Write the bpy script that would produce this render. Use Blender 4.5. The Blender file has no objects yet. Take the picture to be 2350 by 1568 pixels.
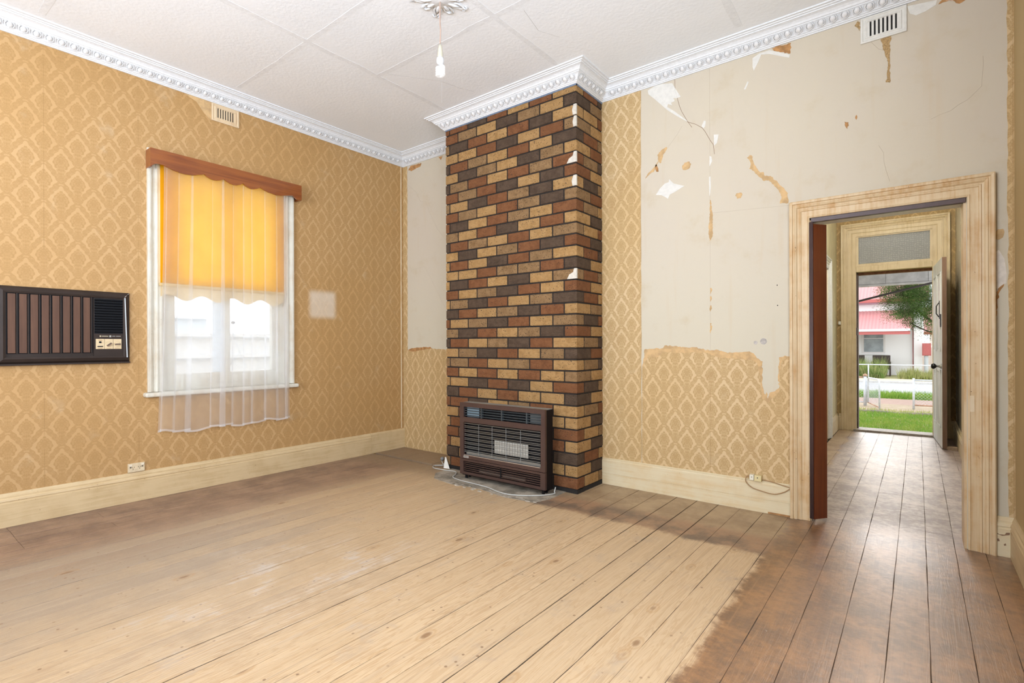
import bpy, bmesh, math, random
from mathutils import Matrix, Vector
random.seed(7)
S = bpy.context.scene
COL = S.collection
R = math.radians

# ------------------------------------------------------------------ camera
cd = bpy.data.cameras.new('camera'); cam = bpy.data.objects.new('camera', cd); COL.objects.link(cam)
cd.sensor_fit = 'HORIZONTAL'; cd.sensor_width = 36.0; cd.lens = 1187.4 / 2350 * 36
cd.shift_y = 7.2 / 2350; cd.clip_start = 0.02; cd.clip_end = 300
cam.matrix_world = Matrix.Translation((0, 0, 1.15)) @ Matrix.Rotation(R(38.095), 4, 'Z') @ Matrix.Rotation(R(90), 4, 'X') @ Matrix.Rotation(-0.003, 4, 'Z')
S.camera = cam

# ------------------------------------------------------------------ light and exposure
S.view_settings.view_transform = 'Standard'; S.view_settings.look = 'None'
S.view_settings.gamma = 1.0; S.view_settings.use_curve_mapping = False
S.view_settings.exposure = 0.15
S.cycles.max_bounces = 6; S.cycles.diffuse_bounces = 3; S.cycles.glossy_bounces = 2; S.cycles.transmission_bounces = 3
S.cycles.use_adaptive_sampling = True; S.cycles.adaptive_threshold = 0.12
S.cycles.caustics_reflective = False; S.cycles.caustics_refractive = False
SKY = 2.3
w = bpy.data.worlds.new('overcast_sky'); S.world = w; w.use_nodes = True
bg = w.node_tree.nodes['Background']; bg.inputs[0].default_value = (0.93, 0.96, 1.0, 1); bg.inputs[1].default_value = SKY

def area(name, loc, direction, sx, sy, power, color):
    l = bpy.data.lights.new(name, 'AREA'); l.shape = 'RECTANGLE'; l.size = sx; l.size_y = sy
    l.energy = power; l.color = color
    o = bpy.data.objects.new(name, l); COL.objects.link(o); o.location = loc
    o.rotation_euler = Vector(direction).to_track_quat('-Z', 'Y').to_euler()
    return o
# fill lights added at two made-up windows, behind and beside the camera
area('added_rear_fill', (-2.05, -2.42, 1.85), (-.25, 1, 1.0), 2.4, 2.0, 225, (0.88, 0.965, 1.12))
area('added_side_fill', (.66, .75, 1.75), (-1, .05, .2), 2.0, 1.6, 100, (0.88, 0.965, 1.12))
sun = bpy.data.lights.new('hazy_sun', 'SUN'); sun.energy = 1.5; sun.angle = R(24); sun.color = (1, 0.97, 0.93)
so = bpy.data.objects.new('hazy_sun', sun); COL.objects.link(so)
so.rotation_euler = Vector((-0.02, -1, -0.30)).to_track_quat('-Z', 'Y').to_euler()

# ------------------------------------------------------------------ mesh helpers
class MB:
    def __init__(s): s.v = []; s.f = []
    def add(s, vs, fs):
        n = len(s.v); s.v += [tuple(p) for p in vs]; s.f += [tuple(i + n for i in q) for q in fs]; return s
    def box(s, x0, x1, y0, y1, z0, z1):
        x0, x1 = min(x0, x1), max(x0, x1); y0, y1 = min(y0, y1), max(y0, y1); z0, z1 = min(z0, z1), max(z0, z1)
        return s.add([(x0, y0, z0), (x1, y0, z0), (x1, y1, z0), (x0, y1, z0), (x0, y0, z1), (x1, y0, z1), (x1, y1, z1), (x0, y1, z1)],
                     [(0, 3, 2, 1), (4, 5, 6, 7), (0, 1, 5, 4), (1, 2, 6, 5), (2, 3, 7, 6), (3, 0, 4, 7)])
    def obox(s, c, ax, ay, az):
        c, ax, ay, az = Vector(c), Vector(ax), Vector(ay), Vector(az)
        P = [c + a * ax + b * ay + d * az for d in (-1, 1) for a, b in ((-1, -1), (1, -1), (1, 1), (-1, 1))]
        return s.add(P, [(0, 3, 2, 1), (4, 5, 6, 7), (0, 1, 5, 4), (1, 2, 6, 5), (2, 3, 7, 6), (3, 0, 4, 7)])
    def tube(s, pts, r, n=6, caps=True):
        pts = [Vector(p) for p in pts]; rs = r if isinstance(r, (list, tuple)) else [r] * len(pts)
        base = len(s.v); up = None
        for i, p in enumerate(pts):
            t = (pts[min(i + 1, len(pts) - 1)] - pts[max(i - 1, 0)]).normalized()
            if up is None: up = Vector((0, 0, 1)) if abs(t.z) < .9 else Vector((1, 0, 0))
            a = t.cross(up).normalized(); b = a.cross(t).normalized(); up = b
            for k in range(n):
                q = 2 * math.pi * k / n; s.v.append(tuple(p + (a * math.cos(q) + b * math.sin(q)) * rs[i]))
        for i in range(len(pts) - 1):
            for k in range(n):
                A = base + i * n + k; B = base + i * n + (k + 1) % n
                s.f.append((A, B, B + n, A + n))
        if caps:
            s.f.append(tuple(base + k for k in range(n))[::-1]); s.f.append(tuple(base + (len(pts) - 1) * n + k for k in range(n)))
        return s
    def lathe(s, prof, c=(0, 0, 0), n=20, M=None):
        base = len(s.v); c = Vector(c)
        for r, z in prof:
            for k in range(n):
                q = 2 * math.pi * k / n; p = Vector((r * math.cos(q), r * math.sin(q), z))
                if M: p = M @ p
                s.v.append(tuple(c + p))
        for i in range(len(prof) - 1):
            for k in range(n):
                A = base + i * n + k; B = base + i * n + (k + 1) % n; s.f.append((A, B, B + n, A + n))
        s.f.append(tuple(base + k for k in range(n))[::-1]); s.f.append(tuple(base + (len(prof) - 1) * n + k for k in range(n)))
        return s
    def prism(s, poly, f0, f1):
        """poly: 2D points; f0, f1 map a 2D point to the back and the front face"""
        n = len(poly)
        if sum(poly[i][0] * poly[(i + 1) % n][1] - poly[(i + 1) % n][0] * poly[i][1] for i in range(n)) < 0: poly = poly[::-1]
        vs = [f0(*p) for p in poly] + [f1(*p) for p in poly]
        fs = [tuple(range(n))[::-1], tuple(range(n, 2 * n))] + [(i, (i + 1) % n, n + (i + 1) % n, n + i) for i in range(n)]
        return s.add(vs, fs)
    def sweep(s, path, prof, fn, closed_prof=True):
        """mitred sweep of prof (offset to the right of the path, elevation) along a 2D path"""
        m = len(prof); P = [Vector(p) for p in path]; base = len(s.v)
        for i, p in enumerate(P):
            ns = []; cl = (P[0] - P[-1]).length < 1e-6; N_ = len(P)
            segs = ((N_ - 2, N_ - 1), (0, 1)) if cl and i in (0, N_ - 1) else ((i - 1, i), (i, i + 1))
            for a, b in segs:
                if a >= 0 and b < len(P):
                    d = (P[b] - P[a]).normalized(); ns.append(Vector((d.y, -d.x)))
            if len(ns) == 2:
                q = (ns[0] + ns[1]); k = q / (1 + ns[0].dot(ns[1]))
            else: k = ns[0]
            for o, e in prof: s.v.append(tuple(fn(p.x + k.x * o, p.y + k.y * o, e)))
        for i in range(len(P) - 1):
            for k in range(m if closed_prof else m - 1):
                A = base + i * m + k; B = base + i * m + (k + 1) % m; s.f.append((A, B, B + m, A + m))
        s.f.append(tuple(base + k for k in range(m))); s.f.append(tuple(base + (len(P) - 1) * m + k for k in range(m))[::-1])
        return s
    def mesh(s, name):
        me = bpy.data.meshes.new(name); me.from_pydata(s.v, [], s.f); me.validate()
        bm = bmesh.new(); bm.from_mesh(me); bmesh.ops.recalc_face_normals(bm, faces=bm.faces); bm.to_mesh(me); bm.free()
        return me
    def build(s, name, mat, parent=None, smooth=False, bevel=0, **kw):
        me = s.mesh(name); return link(name, me, mat, parent, smooth, bevel, **kw)

def link(name, me, mat, parent=None, smooth=False, bevel=0, loc=None):
    o = bpy.data.objects.new(name, me); COL.objects.link(o)
    if mat is not None and len(me.materials) == 0: me.materials.append(mat)
    if smooth: 
        for p in me.polygons: p.use_smooth = True
    if bevel:
        b = o.modifiers.new('bevel', 'BEVEL'); b.width = bevel; b.segments = 2; b.limit_method = 'ANGLE'; b.angle_limit = R(40)
    if loc: o.location = loc
    if parent is not None:
        o.parent = parent
        o.matrix_parent_inverse = (Matrix.Translation(parent.location) @ Matrix.Rotation(parent.rotation_euler[2], 4, 'Z')).inverted()
    return o
def tag(o, label, cat, group=None, kind=None):
    o['label'] = label; o['category'] = cat
    if group: o['group'] = group
    if kind: o['kind'] = kind
    return o
def thing(name, label, cat, loc=(0, 0, 0), rz=0, group=None, kind=None):
    o = bpy.data.objects.new(name, None); COL.objects.link(o); o.location = loc; o.rotation_euler[2] = rz
    o.empty_display_size = .1
    return tag(o, label, cat, group, kind)

# ------------------------------------------------------------------ node helpers
class NT:
    def __init__(s, name):
        s.m = bpy.data.materials.new(name); s.m.use_nodes = True; s.t = s.m.node_tree; s.t.nodes.clear()
        s.out = s.t.nodes.new('ShaderNodeOutputMaterial')
    def n(s, t, **k):
        d = s.t.nodes.new(t)
        for a, b in k.items(): setattr(d, a, b)
        return d
    def setin(s, sock, v):
        if isinstance(v, X): s.t.links.new(v.s, sock)
        elif isinstance(v, bpy.types.NodeSocket): s.t.links.new(v, sock)
        elif isinstance(v, (tuple, list)) and len(v) == 3 and sock.type == 'RGBA': sock.default_value = (*v, 1)
        else: sock.default_value = v
    def math(s, op, *a):
        d = s.n('ShaderNodeMath', operation=op)
        for i, v in enumerate(a): s.setin(d.inputs[i], v)
        return X(s, d.outputs[0])
    def pos(s):
        d = s.n('ShaderNodeNewGeometry'); p = s.n('ShaderNodeSeparateXYZ'); s.t.links.new(d.outputs['Position'], p.inputs[0])
        s.P = d.outputs['Position']; return [X(s, q) for q in p.outputs]
    def rnd(s): return X(s, s.n('ShaderNodeObjectInfo').outputs['Random'])
    def vec(s, x, y, z):
        d = s.n('ShaderNodeCombineXYZ')
        for i, v in enumerate((x, y, z)): s.setin(d.inputs[i], v)
        return d.outputs[0]
    def noise(s, v, scale, detail=3, rough=.55, dist=0):
        d = s.n('ShaderNodeTexNoise'); d.inputs['Scale'].default_value = scale; d.inputs['Detail'].default_value = detail
        d.inputs['Roughness'].default_value = rough; d.inputs['Distortion'].default_value = dist
        if v is not None: s.setin(d.inputs['Vector'], v)
        return X(s, d.outputs['Fac'])
    def voro(s, v, scale, feature='F1', rand=1.0):
        d = s.n('ShaderNodeTexVoronoi', feature=feature); d.inputs['Scale'].default_value = scale; d.inputs['Randomness'].default_value = rand
        if v is not None: s.setin(d.inputs['Vector'], v)
        return X(s, d.outputs['Distance'])
    def mix(s, f, a, b):
        d = s.n('ShaderNodeMix', data_type='RGBA'); s.setin(d.inputs[0], f); s.setin(d.inputs[6], a); s.setin(d.inputs[7], b)
        return d.outputs[2]
    def step(s, v, lo, hi):
        d = s.n('ShaderNodeMapRange', interpolation_type='SMOOTHSTEP'); s.setin(d.inputs[0], v); s.setin(d.inputs[1], lo); s.setin(d.inputs[2], hi)
        return X(s, d.outputs[0])
    def bump(s, h, dist=.002, strength=1.0):
        d = s.n('ShaderNodeBump'); d.inputs['Distance'].default_value = dist; d.inputs['Strength'].default_value = strength
        s.setin(d.inputs['Height'], h); return d.outputs[0]
    def bsdf(s, color, rough=.6, metal=0, spec=.5, normal=None, coat=0, **k):
        d = s.n('ShaderNodeBsdfPrincipled'); s.setin(d.inputs['Base Color'], color); s.setin(d.inputs['Roughness'], rough)
        s.setin(d.inputs['Metallic'], metal); s.setin(d.inputs['Specular IOR Level'], spec); s.setin(d.inputs['Coat Weight'], coat)
        if normal is not None: s.setin(d.inputs['Normal'], normal)
        for a, b in k.items(): s.setin(d.inputs[a.replace('_', ' ')], b)
        return d.outputs[0]
    def end(s, sh): s.t.links.new(sh, s.out.inputs[0]); return s.m
class X:
    def __init__(s, t, sock): s.t = t; s.s = sock
    def __add__(a, b): return a.t.math('ADD', a, b)
    __radd__ = __add__
    def __sub__(a, b): return a.t.math('SUBTRACT', a, b)
    def __rsub__(a, b): return a.t.math('SUBTRACT', b, a)
    def __mul__(a, b): return a.t.math('MULTIPLY', a, b)
    __rmul__ = __mul__
    def __truediv__(a, b): return a.t.math('DIVIDE', a, b)
    def __lt__(a, b): return a.t.math('LESS_THAN', a, b)
    def __gt__(a, b): return a.t.math('GREATER_THAN', a, b)
    def abs(a): return a.t.math('ABSOLUTE', a)
    def mx(a, b): return a.t.math('MAXIMUM', a, b)
    def mn(a, b): return a.t.math('MINIMUM', a, b)
    def pow(a, b): return a.t.math('POWER', a, b)
    def wrap(a, hi, lo): return a.t.math('WRAP', a, hi, lo)

def plain(name, col, rough=.55, metal=0, spec=.5, var=.0, bumpd=0, nscale=40, coat=0):
    t = NT(name); t.pos(); c = col; nm = None
    if var or bumpd:
        nz = t.noise(t.P, nscale, 4)
        if var:
            c = t.mix(t.step(nz, .3, .72), tuple(q * (1 - var) for q in col), tuple(min(1, q * (1 + var * .6)) for q in col))
        if bumpd: nm = t.bump(nz, bumpd)
    return t.end(t.bsdf(c, rough, metal, spec, nm, coat))
def paintwood(name, col, dirt, amount=.5, rough=.45, axis=2):
    """old enamel paint with grime lying in streaks along the board and little chips"""
    t = NT(name); x, y, z = t.pos()
    sc = [42, 42, 42]; sc[axis] = 2.2
    v = t.vec(x * sc[0], y * sc[1], z * sc[2])
    n1 = t.noise(v, 1.2, 5, .6); n2 = t.noise(t.P, 6, 4, .6); n3 = t.noise(t.P, 90, 2)
    f = t.step(n1 * .5 + n2 * .5, .42, .66) * amount
    c = t.mix(f, col, dirt)
    c = t.mix(t.step(n3 + n2 * .25, .86, .9), c, (.19, .11, .05))
    return t.end(t.bsdf(c, rough, 0, .4, t.bump(n1, .0015)))

# ------------------------------------------------------------------ room numbers (metres; camera stands at x=0, y=0)
XL, YB, XR, YF = -4.568, 3.843, 0.41, -2.15
ZC = 3.26
CHX0, CHX1, CHY = -3.472, -2.057, 3.430
DX0, DX1, DZ = -0.556, 0.215, 1.965         # doorway
HX0, HX1, HY0, HY1 = -0.857, 0.36, 3.983, 8.2

# ------------------------------------------------------------------ materials
def wallpaper(name, axis, h0, z0, base, ink, a=.0886, b=.127, fade=None, seam0=0.0, grime=1.0):
    t = NT(name); p = t.pos(); h = p[axis]; z = p[2]
    u = (h - h0) / a; v = (z - z0) / b
    ua = u.wrap(1.0, -1.0); va = v.wrap(1.0, -1.0); ub = (u + 1.0).wrap(1.0, -1.0); vb = (v + 1.0).wrap(1.0, -1.0)
    selA = (ua.abs() + va.abs()) < 1.0
    du = (ua - ub) * selA + ub; dv = (va - vb) * selA + vb
    ax = du.abs()
    P2 = t.vec(h, z, 0.0)
    cellv = t.vec(ax * a, dv * b, 0.0)                      # mirrored motif, the same in every cell
    vr = t.voro(cellv, 95, 'F1', .75)
    rings = t.step((vr - .42).abs(), .20, .06)
    leaf = t.step(t.voro(cellv, 150, 'F1', .9), .55, .3)
    # medallion: pointed egg made of rows of petals
    mz = dv - .05
    wid = .475 - t.step(mz, .0, .46) * .20
    r = ((ax / wid).pow(2.0) + (mz / .45).abs().pow(2.0)).pow(.5)
    ang = t.math('ARCTAN2', mz, ax * 1.15)
    pet = t.math('SINE', ang * 12.0) * .06
    med = t.step(r + pet, 1.05, .95)
    pv = t.voro(t.vec(ang * 2.6, r * 2.9, 0.0), 1.0, 'F1', .45)
    petals = t.step(pv, .34, .56).mx(t.step((pv - .12).abs(), .10, .04) * .7)
    eye = t.step((r - .15).abs(), .09, .03)
    # tail of beads under the medallion
    tail = t.step(ax - (dv + 1.02) * .42, .03, -.02) * t.step(dv, -.33, -.38)
    # garland along the diamond edge
    m = ax * 1.0 + dv.abs() * 1.0 + t.math('SINE', dv * 24.0) * .03
    low = t.step(dv, .1, -.2)
    gar = t.step(m + low * .02, .775, .82) * t.step((dv - .86).abs(), .0, .05)
    body = med.mx(tail).mx(gar)
    line = (med * (petals.mx(eye))).mx(tail * rings).mx(gar * (rings.mx(leaf * .8)))
    ink_f = body * .46 + line * .40
    n1 = t.noise(t.P, 1.1, 2, .6); n2 = t.noise(t.P, 5, 3, .65); n3 = t.noise(t.P, 60, 1)
    pb = t.mix(t.step(n1, .35, .7), base, tuple(q * k for q, k in zip(base, (.95, .90, .80))))
    c = t.mix(ink_f * (.84 + n3 * .2), pb, ink)
    c = t.mix(t.step(n2, .60, .80) * .32 * grime, c, (.62, .50, .34))
    c = t.mix(t.step(n2, .40, .24) * .30 * grime, c, (.36, .20, .07))
    sm = t.step(((h - seam0) / .53).wrap(.5, -.5).abs() * .53, .0035, .0012)
    c = t.mix(sm * .40 * t.step(n2, .35, .6), c, (.30, .17, .06))
    if fade:
        y0, y1, z0_, z1_ = fade; e = .035
        k = t.step(h, y0 - e, y0 + e) * t.step(h, y1 + e, y1 - e) * t.step(z, z0_ - e, z0_ + e) * t.step(z, z1_ + e, z1_ - e)
        c = t.mix(k * (.35 + n2 * .5), c, (.74, .66, .54))
    return t.end(t.bsdf(c, .62, 0, .35, t.bump(ink_f * .12 + n2 * 2.6, .0016)))
M = {}
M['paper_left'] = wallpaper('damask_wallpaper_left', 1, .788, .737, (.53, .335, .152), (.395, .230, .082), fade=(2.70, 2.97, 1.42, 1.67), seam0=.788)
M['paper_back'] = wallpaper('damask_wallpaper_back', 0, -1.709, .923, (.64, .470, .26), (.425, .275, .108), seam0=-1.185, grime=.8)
M['paper_hall'] = wallpaper('damask_wallpaper_hall', 0, -.2, 2.7, (.50, .35, .16), (.27, .175, .06))
M['paper_hall2'] = wallpaper('damask_wallpaper_hall_side', 1, 8.0, 2.7, (.50, .37, .19), (.30, .20, .08))

def plaster_mat():
    t = NT('bare_old_plaster'); x, y, z = t.pos()
    n1 = t.noise(t.P, .8, 3, .6); n2 = t.noise(t.P, 4, 4, .65); n3 = t.noise(t.P, 35, 2); st = t.noise(t.vec(x * 14, y * 14, z * .9), 1.0, 4)
    c = t.mix(t.step(z, 1.0, 2.4), (.595, .545, .425), (.585, .515, .415))
    c = t.mix(t.step(n1, .35, .68) * .6, c, (.60, .535, .405))
    c = t.mix(t.step(n2, .54, .80) * .55, c, (.52, .42, .27))
    c = t.mix(t.step(st, .58, .82) * .32, c, (.56, .42, .25))
    return t.end(t.bsdf(c, .7, 0, .3, t.bump(n3 * .5 + n2, .0016)))
M['plaster'] = plaster_mat()
M['white_patch'] = plain('fresh_white_filler', (.71, .69, .63), .8, var=.06, bumpd=.002)
M['orange_patch'] = plain('torn_backing_paper', (.46, .235, .085), .8, var=.35, bumpd=.001, nscale=25)
M['tan_patch'] = plain('torn_tan_paper', (.58, .385, .185), .8, var=.22, bumpd=.001, nscale=22)
M['brown_patch'] = plain('bare_brown_render', (.44, .29, .13), .9, var=.35, bumpd=.002, nscale=150)
M['crack'] = plain('crack_brown', (.25, .15, .09), .9)  # brown for the wider wall cracks and the skirting paint chips
M['dark'] = plain('dark_recess', (.012, .010, .009), .9)
def ceiling_mat():
    t = NT('painted_ceiling_sheet'); x, y, z = t.pos(); n1 = t.noise(t.P, 1.3, 5); n2 = t.noise(t.P, 45, 4); n3 = t.noise(t.P, 170, 1)
    c = t.mix(t.step(n1, .3, .72), (.86, .89, .91), (.905, .93, .945))
    c = t.mix(t.step(n3, .79, .82) * .6, c, (.40, .38, .36))
    return t.end(t.bsdf(c, .8, 0, .2, t.bump(n2, .002)))
M['ceiling'] = ceiling_mat()
M['joint'] = plain('ceiling_joint_filler', (.84, .865, .88), .8, var=.05, bumpd=.002)
M['cornice'] = plain('white_plaster_cornice', (.755, .77, .775), .62, var=.05, bumpd=.001, nscale=60)
M['egg'] = plain('white_plaster_eggs', (.745, .745, .735), .62, var=.06, bumpd=.0005, nscale=90)
M['trimpaint'] = paintwood('cream_gloss_trim', (.74, .62, .43), (.56, .36, .15), .8)
M['doortrim'] = paintwood('cream_architrave', (.67, .52, .32), (.52, .30, .115), .85)
M['basepaint_y'] = paintwood('cream_skirting_left', (.64, .485, .275), (.46, .31, .14), .5, axis=1)
M['basepaint_x'] = paintwood('cream_skirting_back', (.70, .60, .40), (.62, .42, .19), .55, axis=0)
M['wintrim'] = paintwood('off_white_window_paint', (.68, .66, .57), (.50, .38, .24), .55)
M['halltrim'] = paintwood('hall_cream_trim', (.68, .555, .345), (.48, .35, .17), .6)
M['doorwhite'] = paintwood('white_door_paint', (.74, .75, .73), (.50, .47, .42), .5)
M['hallyellow'] = plain('yellowed_hall_paint', (.66, .58, .36), .5, var=.1, bumpd=.001, nscale=6)
M['hallgloss'] = plain('hall_gloss_wall', (.40, .37, .30), .22, var=.15, nscale=5)
M['striped'] = None
def striped():
    t = NT('wavy_striped_wallpaper'); x, y, z = t.pos()
    wv = t.math('SINE', y * 300.0 + t.math('SINE', z * 38.0) * 1.2 + t.noise(t.P, 3, 3) * 3.0)
    c = t.mix(t.step(wv, .2, .8) * .6, (.44, .31, .135), (.60, .46, .25))
    return t.end(t.bsdf(c, .6, 0, .3))
M['striped'] = striped()

def plank_mat():
    t = NT('old_pine_floorboards'); x, y, z = t.pos(); rd = t.rnd()
    off = rd * 37.0
    v = t.vec(x * 9.0 + off, y * .55 + off, 0.0)
    g1 = t.noise(v, 3.0, 3, .6, 1.2)                         # broad figure
    lines = t.math('SINE', (g1 * 46.0) + x * 160.0 * .25)
    v2 = t.vec(x * 120.0 + off, y * 2.2, off); g2 = t.noise(v2, 1.0, 4, .6)
    mid = t.noise(t.P, 5, 4, .65); fine = t.noise(t.P, 28, 3, .7)
    pine = t.mix(t.step(lines, -.2, .9) * .55, (.60, .43, .255), (.41, .245, .115))
    pine = t.mix(t.step(g2, .4, .75) * .35, pine, (.49, .35, .215))
    pine = t.mix((rd - .5) * .5 + .25, pine, (.50, .355, .21))
    wob0 = (mid - .5) * 1.2 + (rd - .5) * .5
    pine = t.mix(t.step(mid, .54, .78) * .6, pine, (.40, .31, .225))
    pine = t.mix(t.step(x + wob0, -1.9, -3.3) * .72 * t.step(y + wob0, 2.5, .9), pine, (.31, .25, .195))
    v3 = t.vec(x * 55.0 + off, y * .7 + off, 0.0); g3 = t.noise(v3, 1.0, 4, .65)
    pine = t.mix(t.step(g3, .52, .72) * .55, pine, (.36, .255, .165))
    pine = t.mix(t.step(g3, .46, .28) * .35, pine, (.66, .50, .33))
    # knots
    kd = t.voro(t.vec(x * 5.2 + off, y * 2.6 + off * 1.7, 0.0), 1.0, 'F1', 1.0)
    pine = t.mix(t.step(kd, .10, .045) * .8, pine, (.24, .13, .06))
    pine = t.mix(t.step((kd - .12).abs(), .04, .0) * .4, pine, (.42, .24, .10))
    dots = t.voro(t.P, 19, 'F1', 1.0)
    pine = t.mix(t.step(dots, .14, .08) * t.step(mid, .47, .58) * .8, pine, (.22, .13, .07))
    wob = (mid - .5) * .16 + (fine - .5) * .06
    wobL = wob * 1.6 + (rd - .5) * .34 + (g2 - .5) * .22
    # stain that once ran round the edge of a carpet
    sR = t.step(x + wob, -.685, -.635)
    sB = t.step(y + wob, 3.02, 3.09) * t.step(x + wob, -2.75, -2.1)
    sB2 = t.step(y + wob, 3.26, 3.42)
    sL = t.step(x + wobL, -3.35, -3.95)
    sA = t.step(y + wob, 3.0, 3.3) * t.step(x, -2.2, -2.6)
    colR = t.mix(t.step(mid * .6 + fine * .4, .36, .62), (.29, .130, .045), (.125, .058, .028))
    colR = t.mix(t.step(g2, .5, .8) * .5, colR, (.33, .17, .075))
    colB = t.mix(t.step(mid, .36, .64), (.34, .20, .115), (.15, .105, .075))
    colB2 = t.mix(t.step(mid, .36, .64), (.42, .30, .175), (.31, .21, .12))
    colL = t.mix(t.step(mid * .5 + g2 * .5, .38, .62), (.36, .225, .145), (.175, .105, .075))
    hall = t.step(y, 3.6, 4.3)
    colH = t.mix(t.step(mid * .6 + fine * .4, .38, .6), (.46, .385, .33), (.27, .205, .17))  # hall boards made paler: whitish sheen put into the colour
    c = t.mix(sL * .92, pine, colL)
    c = t.mix(sA * .8, c, (.27, .185, .11))
    c = t.mix(sB * .92, c, t.mix(sB2, colB, colB2))
    c = t.mix(sR * .95, c, colR)
    c = t.mix(hall * sR * .85, c, colH)
    # paint and dusty specks, then a soft-edged pale patch mid-floor
    c = t.mix(t.step(fine * .7 + mid * .5, .80, .86) * .5, c, (.72, .64, .54))
    pale_spot = t.step(((x + 2.45) * (x + 2.45) + (y - 1.35) * (y - 1.35) * .8).pow(.5), .85, .15) * t.step(mid * .55 + g2 * .45, .50, .66)
    c = t.mix(pale_spot * .55, c, (.66, .64, .61))
    gl = sR * .8
    rough = .46 - gl * .12 + hall * .14 + (fine - .5) * .25
    hgt = g2 * .3 + lines * .05 + fine * .5 + mid * .8
    return t.end(t.bsdf(c, rough, 0, .5, t.bump(hgt, .0022), coat=gl * 1.1 * (1.0 - hall * .8), Coat_Roughness=.34))
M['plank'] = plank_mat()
def concrete():
    t = NT('hearth_concrete'); t.pos(); n1 = t.noise(t.P, 7, 5, .65); n2 = t.noise(t.P, 60, 4)
    c = t.mix(t.step(n1, .35, .65), (.20, .175, .135), (.42, .36, .28)); c = t.mix(t.step(n2, .66, .74), c, (.7, .66, .58))
    return t.end(t.bsdf(c, .85, 0, .2, t.bump(n1 + n2 * .4, .004)))
M['concrete'] = concrete()
def brick_mat(name, col, dark, speck, spots):
    t = NT(name); t.pos(); rd = t.rnd()
    n1 = t.noise(t.P, 22, 5, .65); n2 = t.noise(t.P, 130, 4, .7); sp = t.voro(t.P, 62, 'F1', 1.0); s2 = t.noise(t.P, 9, 3)
    c = t.mix(t.step(n1, .35, .68), col, dark)
    c = t.mix((rd - .5) * .5 + .25, c, tuple(q * .82 for q in col))
    k = t.step(sp, .24, .14) * t.step(s2, speck, speck + .12)
    c = t.mix(k * spots, c, (.06, .04, .032))
    c = t.mix(t.step(n2, .68, .8) * .35, c, tuple(min(1, q * 1.5) for q in col))
    sc = t.noise(t.vec(t.pos()[0] * 30.0, t.pos()[1] * 30.0 + rd * 9.0, t.pos()[2] * 90.0), 1.0, 3, .6, 1.5)
    c = t.mix(t.step(sc, .58, .70) * .45, c, tuple(q * .5 for q in col))
    big = t.voro(t.P, 19, 'F1', 1.0)
    c = t.mix(t.step(big, .13, .09) * t.step(s2, .45, .6) * .75, c, (.06, .05, .05))
    return t.end(t.bsdf(c, .85, 0, .2, t.bump(n1 * 1.6 + n2 * 1.5 + sc * 1.6 - k * .6, .0085)))
M['T'] = brick_mat('tan_brick', (.60, .36, .15), (.47, .265, .095), .40, .9)
M['R'] = brick_mat('red_brown_brick', (.31, .132, .056), (.225, .090, .037), .46, .8)
M['D'] = brick_mat('dark_brown_brick', (.150, .098, .063), (.095, .060, .039), .52, .7)
M['Q'] = brick_mat('mottled_brown_brick', (.41, .25, .118), (.285, .165, .072), .34, .95)
M['mortar'] = plain('dark_mortar', (.020, .014, .010), .9, var=.4, bumpd=.003, nscale=50)

# ------------------------------------------------------------------ room shell
def back(a, b, e): return (a, YB - e, b)          # point on the back wall, e proud of it
def left(a, b, e): return (XL + e, a, b)          # point on the left wall
T = .20
wb = MB().box(XL - .15, DX0, YB, YB + T, -.05, ZC).box(DX0, DX1, YB, YB + T, DZ, ZC).box(DX1, XR + .15, YB, YB + T, -.05, ZC).build('wall_back', M['plaster'])
tag(wb, 'cream plaster wall with torn patterned wallpaper beside the chimney breast', 'wall', kind='structure')
# left wall with window opening
WY0, WY1, WZ0, WZ1 = 1.469, 2.432, .785, 2.56
wl = MB().box(XL - .24, XL, YF - .2, WY0, -.05, ZC).box(XL - .24, XL, WY1, YB + .1, -.05, ZC).box(XL - .24, XL, WY0, WY1, -.05, WZ0).box(XL - .24, XL, WY0, WY1, WZ1, ZC).build('wall_left', M['paper_left'])
tag(wl, 'long wall in gold damask wallpaper around the curtained window', 'wall', kind='structure')
SY0, SY1, SZ0, SZ1 = -.25, 1.75, .9, 2.6  # opening added out of view for the side fill light
wr = MB().box(XR, XR + .15, YF - .2, SY0, -.05, ZC).box(XR, XR + .15, SY1, YB + .1, -.05, ZC).box(XR, XR + .15, SY0, SY1, -.05, SZ0).box(XR, XR + .15, SY0, SY1, SZ1, ZC).build('wall_right', M['striped'])
tag(wr, 'wall in brown wavy striped wallpaper at the right edge', 'wall', kind='structure')
RX0, RX1, RZ0, RZ1 = -3.2, -.9, .85, 2.8
wf = MB().box(XL - .15, RX0, YF - .2, YF, -.05, ZC).box(RX1, XR + .15, YF - .2, YF, -.05, ZC).box(RX0, RX1, YF - .2, YF, -.05, RZ0).box(RX0, RX1, YF - .2, YF, RZ1, ZC).build('wall_front', M['plaster'])
tag(wf, 'plaster wall behind the viewpoint with a wide opening added for fill light', 'wall', kind='structure')
m = MB().box(RX0, RX1, YF - .1, YF - .05, RZ0, RZ0 + .05).box(RX0, RX1, YF - .1, YF - .05, RZ1 - .05, RZ1).box(RX0, RX0 + .05, YF - .1, YF - .05, RZ0, RZ1).box(RX1 - .05, RX1, YF - .1, YF - .05, RZ0, RZ1).box(-2.07, -2.03, YF - .1, YF - .05, RZ0, RZ1)
tag(m.build('added_window_2', M['wintrim']), 'white framed window added behind the viewpoint to carry fill light', 'window', kind='structure')  # frame added out of view, around the rear fill light
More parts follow.
